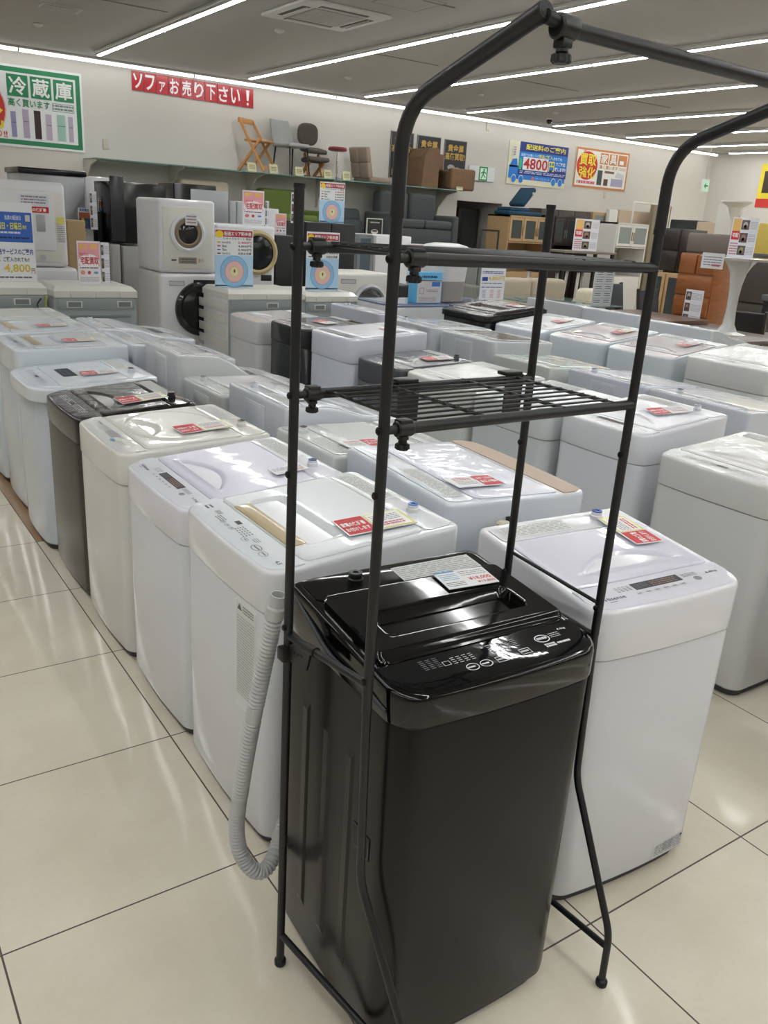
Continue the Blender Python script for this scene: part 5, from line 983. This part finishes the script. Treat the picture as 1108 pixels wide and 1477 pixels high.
standing('small phone buying poster beside the tan cardboard box', 113, 300, 131, 330, 8.7, d_game, at(118, 330, y=8.6).z)
standing('tall narrow leaflet rack with small pictures behind the phone poster', 130, 276, 140, 330, 8.5, lambda A, w, h: d_photos(A, w, h, False), at(118, 330, y=8.6).z)
standing('red picture leaflet between the leaflet rack and small cooler', 142, 286, 149, 306, 8.70, d_game, at(148, 306, y=8.66).z)

# ================================================================== FURNITURE ON THE RIGHT
OAK = mat('light_oak', (176, 146, 106), .55, vary=.1, vs=10, stretch=(6, 6, 1)); DKW = mat('dark_walnut', (52, 42, 38), .4, vary=.12, vs=8, stretch=(6, 6, 1)); DKG = mat('cabinet_glass_dark', (60, 66, 66), .08); CGL = mat('cabinet_glass', (132, 140, 138), .15); ORW = mat('orange_pine', (150, 90, 46), .35, coat=.3, vary=.16, vs=5, stretch=(1, 1, 7)); WP = mat('white_paint', (208, 206, 200), .4); BRH = mat('brass_handle', (150, 130, 96), .35, m=.7); DBR = mat('dark_brown_gloss', (44, 36, 34), .3); GRB = mat('grey_leatherette', (116, 106, 98), .5); BKL = mat('black_leather', (30, 28, 28), .4)
t = cabinet('shelf_unit', 'dark shelf with small goods inside the doorway', 'shelf', 660, 690, 300, YB + .6, .35, DKW, z0=0, doors=1, glass=DKG, rows=2)
Y = 11.9; xa, xb = at(694, 340, y=Y).x, at(719, 340, y=Y).x; t = thing('garment_rack', 'black metal frame stand in front of the doorway', 'stand', (xa, Y, 0)); zz = at(706, 331, y=Y).z
for x in (0, xb - xa): MB().cyl((x, 0, 0), (x, 0, zz), .018, KM, 8).build('upright', t); MB().box(x - .02, x + .02, -.12, .12, 0, .03, KM).build('foot', t)
MB().box(0, xb - xa, -.015, .015, zz - .03, zz, KM).build('top_bar', t)
def hutch(label, px0, px1, pt, pm, Y, m_, gl, hd, doors=3, side=0.5, zlow=None):
    """tall cupboard: glazed upper doors over an open bay and a base"""
    xa = at(px0, pt + 20, y=Y).x; xb = at(px1, pt + 20, y=Y).x; z1 = at((px0 + px1) / 2, pt, y=Y).z; zm = at((px0 + px1) / 2, pm, y=Y).z; w = xb - xa
    t = thing('kitchen_cupboard', label, 'cupboard', (xa, Y, 0)); d = side
    for x in (0, w - .03): MB().box(x, x + .03, 0, d, 0, z1, m_).build('side_panel', t)
    MB().box(0, w, 0, d, z1 - .03, z1, m_).build('top_panel', t); MB().box(.03, w - .03, d - .015, d, 0, z1 - .03, m_).build('back_panel', t)
    MB().box(.03, w - .03, 0, d - .016, zm - .03, zm, m_).build('shelf', t); MB().box(.03, w - .03, .02, d - .016, 0, zm - .55, m_, .004).build('base_cabinet', t)
    MB().box(.03, w - .03, .05, d - .016, (zm + z1) / 2 - .01, (zm + z1) / 2 + .01, m_).build('shelf', t)
    for k in range(doors):
        a = .02 + (w - .04) * k / doors + .004; b = .02 + (w - .04) * (k + 1) / doors - .004; c, e = zm + .005, z1 - .035; f = .045
        dr = MB(); dr.box(a, b, -.02, 0, c, c + f, m_).box(a, b, -.02, 0, e - f, e, m_).box(a, a + f, -.02, 0, c + f, e - f, m_).box(b - f, b, -.02, 0, c + f, e - f, m_); dr = dr.build('door', t); MB().box(a + f, b - f, -.012, -.006, c + f, e - f, gl).build('glass_pane', dr)
        hx = b - .02 if k != doors - 1 else a + .02; MB().box(hx - .006, hx + .006, -.036, -.02, c + .1, c + .25, hd, .003).build('handle', dr)
    return t, xa, xb, z1
t, xa, xb, z1 = hutch('light oak cupboard with three glass doors and a blue floor seat on top', 733, 794, 312, 349, 12.2, OAK, DKG, BRH, 3, .6)
BLS = mat('teal_fabric', (26, 64, 88), .9, bump=.2, bs=200); t = thing('floor_chair', 'teal blue folded floor chair lying on top of the light oak cupboard', 'chair', (xa + .06, 12.25, z1 + .002))
MB().box(-.05, .8, 0, .42, 0, .075, BLS, .03, 3).build('seat', t); MB().box(.0, .5, .02, .4, .07, .14, BLS, .03, 3).build('cushion', t); MB().box(0, .42, 0, .4, 0, .09, BLS, .035, 3, T=Matrix.Translation((.34, .01, .14)) @ Matrix.Rotation(-.85, 4, 'Y')).build('backrest', t)
MB().box(.5, .54, .0, .01, .38, .42, ink((200, 200, 196))).build('label', t)
hutch('dark walnut cupboard with glass doors beside the oak one', 798, 832, 312, 352, 12.22, DKW, DKG, mat('steel', (170, 170, 172), .3, m=.8), 2, .5)
cabinet('wall_cabinet', 'long black cupboard behind the dark walnut one', 'cupboard', 778, 850, 303, 12.75, .35, DKW, doors=3, rows=2)
cabinet('shelf_unit', 'light wood shelf end with grey glass behind the photo poster', 'shelf', 852, 872, 306, 12.75, .4, OAK, doors=1, glass=CGL)
cabinet('kitchen_cupboard', 'dark brown cupboard with grey glass and dark handles behind the photo poster', 'cupboard', 852, 886, 319, 11.9, .5, DKW, doors=3, handle=KM, rows=2)
cabinet('board_panel', 'plain white board leaning behind the dark brown cupboard', 'panel', 876, 889, 302, 12.63, .06, WP)
cabinet('bed_headboard', 'beige framed headboard leaning behind the white glazed cupboard', 'headboard', 890, 934, 304, 12.9, .08, mat('beige_panel', (180, 160, 138), .6), doors=1)
t = cabinet('screen_panel', 'olive beige framed screen leaning behind the white glazed cupboard', 'screen', 940, 966, 296, 12.6, .08, mat('olive_beige', (134, 124, 100), .7), doors=1)
Y = 12.4; xa, xb = at(914, 300, y=Y).x, at(966, 300, y=Y).x; zz = at(940, 294, y=Y).z; t = thing('hanger_stand', 'thin white hanger frame standing behind the white glazed cupboard', 'stand', (xa, Y, 0)); MB().tube([(0, 0, 0), (0, 0, zz), (xb - xa, 0, zz), (xb - xa, 0, 0)], .018, WP, 8, .05).build('frame', t)
hutch('white cupboard with two glazed doors and pale sides', 888, 934, 322, 356, 11.2, WP, CGL, BRH, 2, .65)
# pieces whose fronts face the washing machines (towards -x)
def xcab(name, label, cat, X, pf, pn, pt, dx, m_, z0=0.0, rows=1, doors=1, handle=None, pb=None, glass=None):
    pmx = (pf + pn) / 2; ya = at(pf, pt + 15, x=X).y; yb = at(pn, pt + 15, x=X).y; z1 = at(pmx, pt, x=X).z
    if pb is not None: z0 = at(pmx, pb, x=X).z
    t = thing(name, label, cat, (X, ya, z0), -PI / 2); w = ya - yb; h = z1 - z0; MB().box(0, w, 0, dx, 0, h, m_, .008).build('body', t)
    for r_ in range(rows):
        for k in range(doors if not isinstance(doors, tuple) else doors[r_]):
            nd = doors if not isinstance(doors, tuple) else doors[r_]; a, b = w * k / nd + .014, w * (k + 1) / nd - .014; c, e = h * r_ / rows + .014, h * (r_ + 1) / rows - .014
            dr = MB().box(a, b, -.03, 0, c, e, m_, .006).build('drawer' if rows > 2 else 'door', t)
            if glass: MB().box(a + .05, b - .05, -.036, -.029, c + .05, e - .05, glass).build('glass_pane', dr)
            if handle: MB().box((a + b) / 2 - .05, (a + b) / 2 + .05, -.034, -.02, (c + e) / 2 - .008, (c + e) / 2 + .008, handle, .003).build('handle', dr)
    return t
xcab('chest_of_drawers', 'orange pine chest of drawers with two small top drawers', 'chest', 10.0, 981, 1034, 366, .52, ORW, rows=5, doors=(1, 1, 1, 1, 2))
t = xcab('bed_end_box', 'grey taupe padded bed box with a round emblem on the pine chest', 'bed', 10.03, 992, 1056, 337, .4, GRB, z0=at(1007, 366, x=10).z + .012)
m = MB(); A = Art(m, lambda u, v, q: (.22 + u, -.0215 - q, .12 + v), .001); A.ring(0, 0, .085, .1, .007, (50, 40, 36)); A.ring(0, 0, .07, .085, .003, (60, 50, 46)); A.lines(-.045, -.04, .045, .03, 3, (60, 50, 46), .4); m.build('emblem', t)
xcab('refrigerator', 'dark brown glossy refrigerator standing on the low glazed cabinet', 'refrigerator', 11.0, 947, 983, 329, .6, DBR, rows=2, pb=391)
xcab('tv_stand', 'low oak cabinet with glass doors under the dark brown refrigerator', 'cabinet', 10.95, 938, 984, 393, .65, OAK, doors=2, glass=DKG)
xcab('bookshelf', 'black shelf unit behind the dark brown refrigerator', 'shelf', 14.6, 966, 1003, 317, .5, KM, rows=2, glass=DKG)
xcab('bookshelf', 'beige topped low shelf behind the taupe bed box', 'shelf', 14.4, 1004, 1036, 320, .5, mat('beige_panel', (180, 160, 138), .6), rows=2)
xcab('board_panel', 'tall white board standing behind the taupe bed box', 'panel', 13.2, 1035, 1068, 295, .06, WP)
t = xcab('storage_chest', 'yellow cabinet at the right edge behind the photo poster', 'cabinet', 12.6, 1088, 1125, 322, .5, mat('yellow_paint', (190, 166, 74), .5), rows=2)
xcab('shelf_unit', 'dark grey open shelf at the right edge under the yellow cabinet', 'shelf', 11.6, 1062, 1125, 366, .5, mat('dark_grey', (70, 66, 62), .6), rows=2)
X = 12.9; p = at(1063, 292, x=X); t = thing('pedestal_stool', 'white trumpet shaped pedestal stand high behind the photo poster', 'stand', (X, p.y, 0)); MB().lathe([(.25, 0), (.05, .05), (.04, p.z - .3), (.12, p.z - .08), (.24, p.z), (.24, p.z + .02)], WP, 28).build('stem', t)
# tulip table on a low table
TP = (8.05, 5.42); ZT = 1.395; ZL = .62
WG = mat('tulip_white', (206, 206, 204), .15, coat=.6)
t = thing('low_table', 'low grey brown table carrying the white tulip table', 'table', (TP[0], TP[1], 0)); MB().box(-.45, .45, -.5, .5, ZL - .04, ZL, mat('table_taupe', (120, 108, 104), .4), .008).build('tabletop', t)
for sx in (-.4, .4):
    for sy in (-.45, .45): MB().box(sx - .025, sx + .025, sy - .025, sy + .025, 0, ZL - .04, mat('table_taupe', (120, 108, 104), .4)).build('leg', t)
t = thing('tulip_table', 'round white glossy tulip table with flared stem standing on the low table', 'table', (TP[0], TP[1], ZL + .001)); H_ = ZT - ZL
MB().lathe([(.36, 0), (.39, .012), (.40, .024), (.385, .03)], WG, 56, (0, 0, H_ - .03), (0, 0, 9)).build('tabletop', t)
MB().lathe([(.19, 0), (.185, .008), (.10, .03), (.062, .1), (.05, .24), (.052, .38), (.062, .5), (.085, .62), (.13, .70), (.17, H_ - .031)], WG, 40).build('pedestal', t)
a = at(1031, 385, x=7.66); t2 = tag(MB().box(-.11, .11, -.002, .002, -.075, .075, ink((216, 216, 216)), 0).build('price_card', loc=(7.61, a.y, ZT - .045), rz=-PI / 2 + .3), 'white handwritten price card hanging from the tulip table rim', 'price card')
m = MB(); A = Art(m, lambda u, v, q: (u, -.002 - q, v), .0008); A.lines(-.09, -.05, .09, .05, 4, (110, 110, 150), .35, 4); A.lines(0, -.06, .08, -.03, 1, (200, 80, 90), .7); m.build('handwriting', t2)
def standing_x(label, X, pf, pn, pt, zb, draw, yaw=-PI / 2):
    ya = at(pf, pt + 20, x=X).y; yb = at(pn, pt + 20, x=X).y; z1 = at((pf + pn) / 2, pt, x=X).z; t = thing('price_poster', label, 'poster', (X, ya, zb + .001), yaw); w = (ya - yb); h = z1 - zb
    m = MB(); m.box(0, w, 0, .004, 0, h, ink((220, 222, 226))); draw(Art(m, lambda u, v, q: (u, -q, v), .0008), w, h); m.build('print', t)
    m = MB(); m.box(w * .2, w * .8, .004, .09, 0, .004, mat('clear_acrylic', (220, 224, 226), .1, trans=.6)); m.box(w * .2, w * .8, .004, .008, 0, h * .5, mat('clear_acrylic', (220, 224, 226), .1, trans=.6)); m.build('stand', t); return t
standing_x('large photo poster standing on the white tulip table', 7.95, 1055, 1093, 314, ZT, d_photos)
# dining set pieces
TW = mat('dark_table_wood', (92, 66, 52), .35, vary=.12, vs=6, stretch=(1, 5, 1))
def table(label, x0, x1, y0, y1, z, m_, th=.05, legm=None, name='dining_table', panel=False):
    t = thing(name, label, 'table', ((x0 + x1) / 2, (y0 + y1) / 2, 0)); w, d = (x1 - x0) / 2, (y1 - y0) / 2; MB().box(-w, w, -d, d, z - th, z, m_, .008).build('tabletop', t)
    if panel: 
        for sx in (-w * .7, w * .7): MB().box(sx - .04, sx + .04, -d * .7, d * .7, 0, z - th, legm or m_, .004).build('panel_leg', t)
    else:
        for sx in (-w + .05, w - .05):
            for sy in (-d + .05, d - .05): MB().box(sx - .025, sx + .025, sy - .025, sy + .025, 0, z - th, legm or m_).build('leg', t)
    return t
table('dark brown wooden dining table behind the sixth row of machines', 8.0, 9.1, 6.4, 7.5, .62, TW, .06, panel=True)
table('low taupe table in front of the orange pine chest', 9.3, 9.9, 5.9, 6.95, .50, mat('table_taupe', (120, 108, 104), .4), .06)
table('greenish glass topped table with dark metal legs behind the white machines', 8.0, at(884, 415, y=7.95).x + .15, 7.85, 9.4, .62, mat('table_glass', (150, 168, 162), .06, trans=.5), .02, mat('dark_metal', (44, 44, 48), .4, m=.6))
table('dark grey table with thin black legs right of the pine chest', 9.3, 10.6, 4.3, 5.9, .98, mat('grey_table', (92, 92, 92), .5), .07, KM)
standing_x('photo poster standing on the low taupe table', 9.32, 987, 1013, 418, .501, lambda A, w, h: d_photos(A, w, h, False))
Yp = 10.8; x0 = at(829, 340, y=Yp).x; t = table('pale round cornered side table carrying the furniture photo poster', x0 - .4, x0 + .9, Yp - .2, Yp + .3, at(845, 362, y=Yp).z, mat('side_table_grey', (122, 112, 104), .4), .04, KM, 'console_table')
r_ = wall_rect(828, 316, 863, 362, Yp); t = thing('price_poster', 'furniture photo poster on the console table before the dark cupboards', 'poster', (r_[0], Yp, at(845, 362, y=Yp).z + .001)); w, h = r_[1] - r_[0], r_[3] - r_[2]; m = MB(); m.box(0, w, 0, .004, 0, h, ink((220, 222, 226))); d_photos(Art(m, lambda u, v, q: (u, -q, v), .0008), w, h); m.build('print', t); MB().box(w * .2, w * .8, .004, .09, 0, .004, mat('clear_acrylic', (220, 224, 226), .1, trans=.6)).build('stand', t)
t = standing('delivery size chart poster standing on the glass table', 856, 388, 884, 443, 7.95, d_fees2, .62)
# chairs with their backs showing
def chair(label, x, y, rz, m_, h=.85, frame=DKW, w=.42, seat=.42):
    t = thing('dining_chair', label, 'chair', (x, y, 0), math.radians(rz)); MB().box(-w / 2, w / 2, -.2, .22, seat - .06, seat, m_, .025, 3).build('seat', t)
    MB().box(-w / 2 + .02, w / 2 - .02, -.02, .025, 0, h - seat + .06, m_, .02, 3, T=Matrix.Translation((0, .21, seat - .06)) @ Matrix.Rotation(-.18, 4, 'X')).build('backrest', t)
    for sx in (-w / 2 + .02, w / 2 - .02):
        MB().cyl((sx, -.18, 0), (sx, -.18, seat - .05), .016, frame, 8).build('leg', t); MB().cyl((sx, .26, 0), (sx, .21, seat - .05), .016, frame, 8).build('leg', t)
        MB().box(sx - .012, sx + .012, -.02, .03, 0, h - seat + .08, frame, .006, T=Matrix.Translation((0, .21, seat - .06)) @ Matrix.Rotation(-.18, 4, 'X')).build('back_post', t)
    return t
SLT = mat('slate_fabric', (66, 72, 76), .8)
chair('slate grey chair with dark frame behind the dark wooden table, left one', 9.55, 7.45, 0, SLT, .85); chair('slate grey chair with dark frame in front of the cream sofa', 9.6, 8.05, 10, SLT, .88)
chair('black leather chair with dark wood frame beside the tulip stem, left one', 9.0, 5.75, 110, BKL, .82); chair('black leather chair with dark wood frame right of the tulip stem', 9.0, 5.05, 110, BKL, .82); chair('slate grey chair under the grey table at the right edge', 9.9, 4.55, 60, SLT, .86)
# armchairs in taupe leatherette
def armblock(label, x, y, w, d, z, m_):
    t = thing('armchair', label, 'armchair', (x, y, 0)); MB().box(-w / 2, w / 2, -d / 2, d / 2, .06, .40, m_, .05, 4).build('seat', t); MB().box(-w / 2, -w / 2 + .2, -d / 2, d / 2, .1, z, m_, .05, 4).build('backrest', t)
    for sy in (-d / 2, d / 2 - .16): MB().box(-w / 2 + .18, w / 2, sy, sy + .16, .1, z - .12, m_, .05, 4).build('armrest', t)
    MB().box(-w / 2 + .1, w / 2 - .1, -d / 2 + .1, d / 2 - .1, 0, .07, KM).build('base', t)
armblock('taupe leatherette armchair seen from behind under film, left one', 6.85, 4.62, .8, .9, .66, GRB); armblock('taupe leatherette armchair seen from behind at the right edge', 6.9, 3.62, .8, .95, .66, GRB)
BGS = mat('beige_sofa', (170, 160, 142), .9, bump=.2, bs=120); LGS = mat('light_grey_sofa', (128, 130, 126), .9, bump=.2, bs=120); CRM = mat('cream_leather', (206, 200, 178), .5)
sofa('grey_sofa', 'light grey sofa behind the 4,800 yen fee poster', 690, 748, 440, 376, 10.8, .85, LGS, 2, True, zb=0)
sofa('beige_sofa', 'beige sofa between the light grey sofa and the cream one', 740, 860, 445, 402, 9.55, .85, BGS, 2, True, zb=0)
sofa('cream_sofa', 'cream leather sofa behind the dark wooden table', 885, 938, 445, 417, 8.75, .8, CRM, 2, False, zb=0)
for i, (px, lab_) in enumerate([(784, 'left one'), (838, 'right one')]):
    p = at(px, 392, y=11.3); t = thing('bar_stool', 'low white legged stool with a black seat behind the beige sofa, %s' % lab_, 'stool', (p.x, 11.3, 0)); zz = p.z; MB().box(-.26, .26, -.2, .2, zz, zz + .05, KM, .02, 3).build('seat', t)
    for sx in (-.2, .2):
        for sy in (-.14, .14): MB().cyl((sx * 1.3, sy * 1.2, 0), (sx, sy, zz), .03, WP, 8).build('leg', t)

inv = (Matrix.Translation(L1.location) @ Matrix.Rotation(L1.rotation_euler.z, 4, 'Z')).inverted(); p = inv @ at(722, 752, y=1.62)
OC = mat('old_cream_plastic', (206, 198, 176), .5); x = -.315; m = MB(); m.cyl((x, p.y, p.z - .03), (x - .03, p.y, p.z - .03), .016, OC, 16); m.lathe([(.016, 0), (.017, .02), (.021, .024), (.021, .045), (.014, .05)], OC, 18, (x - .03, p.y, p.z - .045), (x - .03, p.y, 9)); m.box(x - .004, x + .002, p.y - .06, p.y - .03, p.z - .03, p.z + .005, KM); m.build('drain_elbow', L1)
washer('white washing machine cut off by the right photo edge, grey foot showing', 2.79, .925, -90, .5, .54, .80, .83, WH, kind='flat', ptype='plain', film=.3, inlet=None, split=.11)
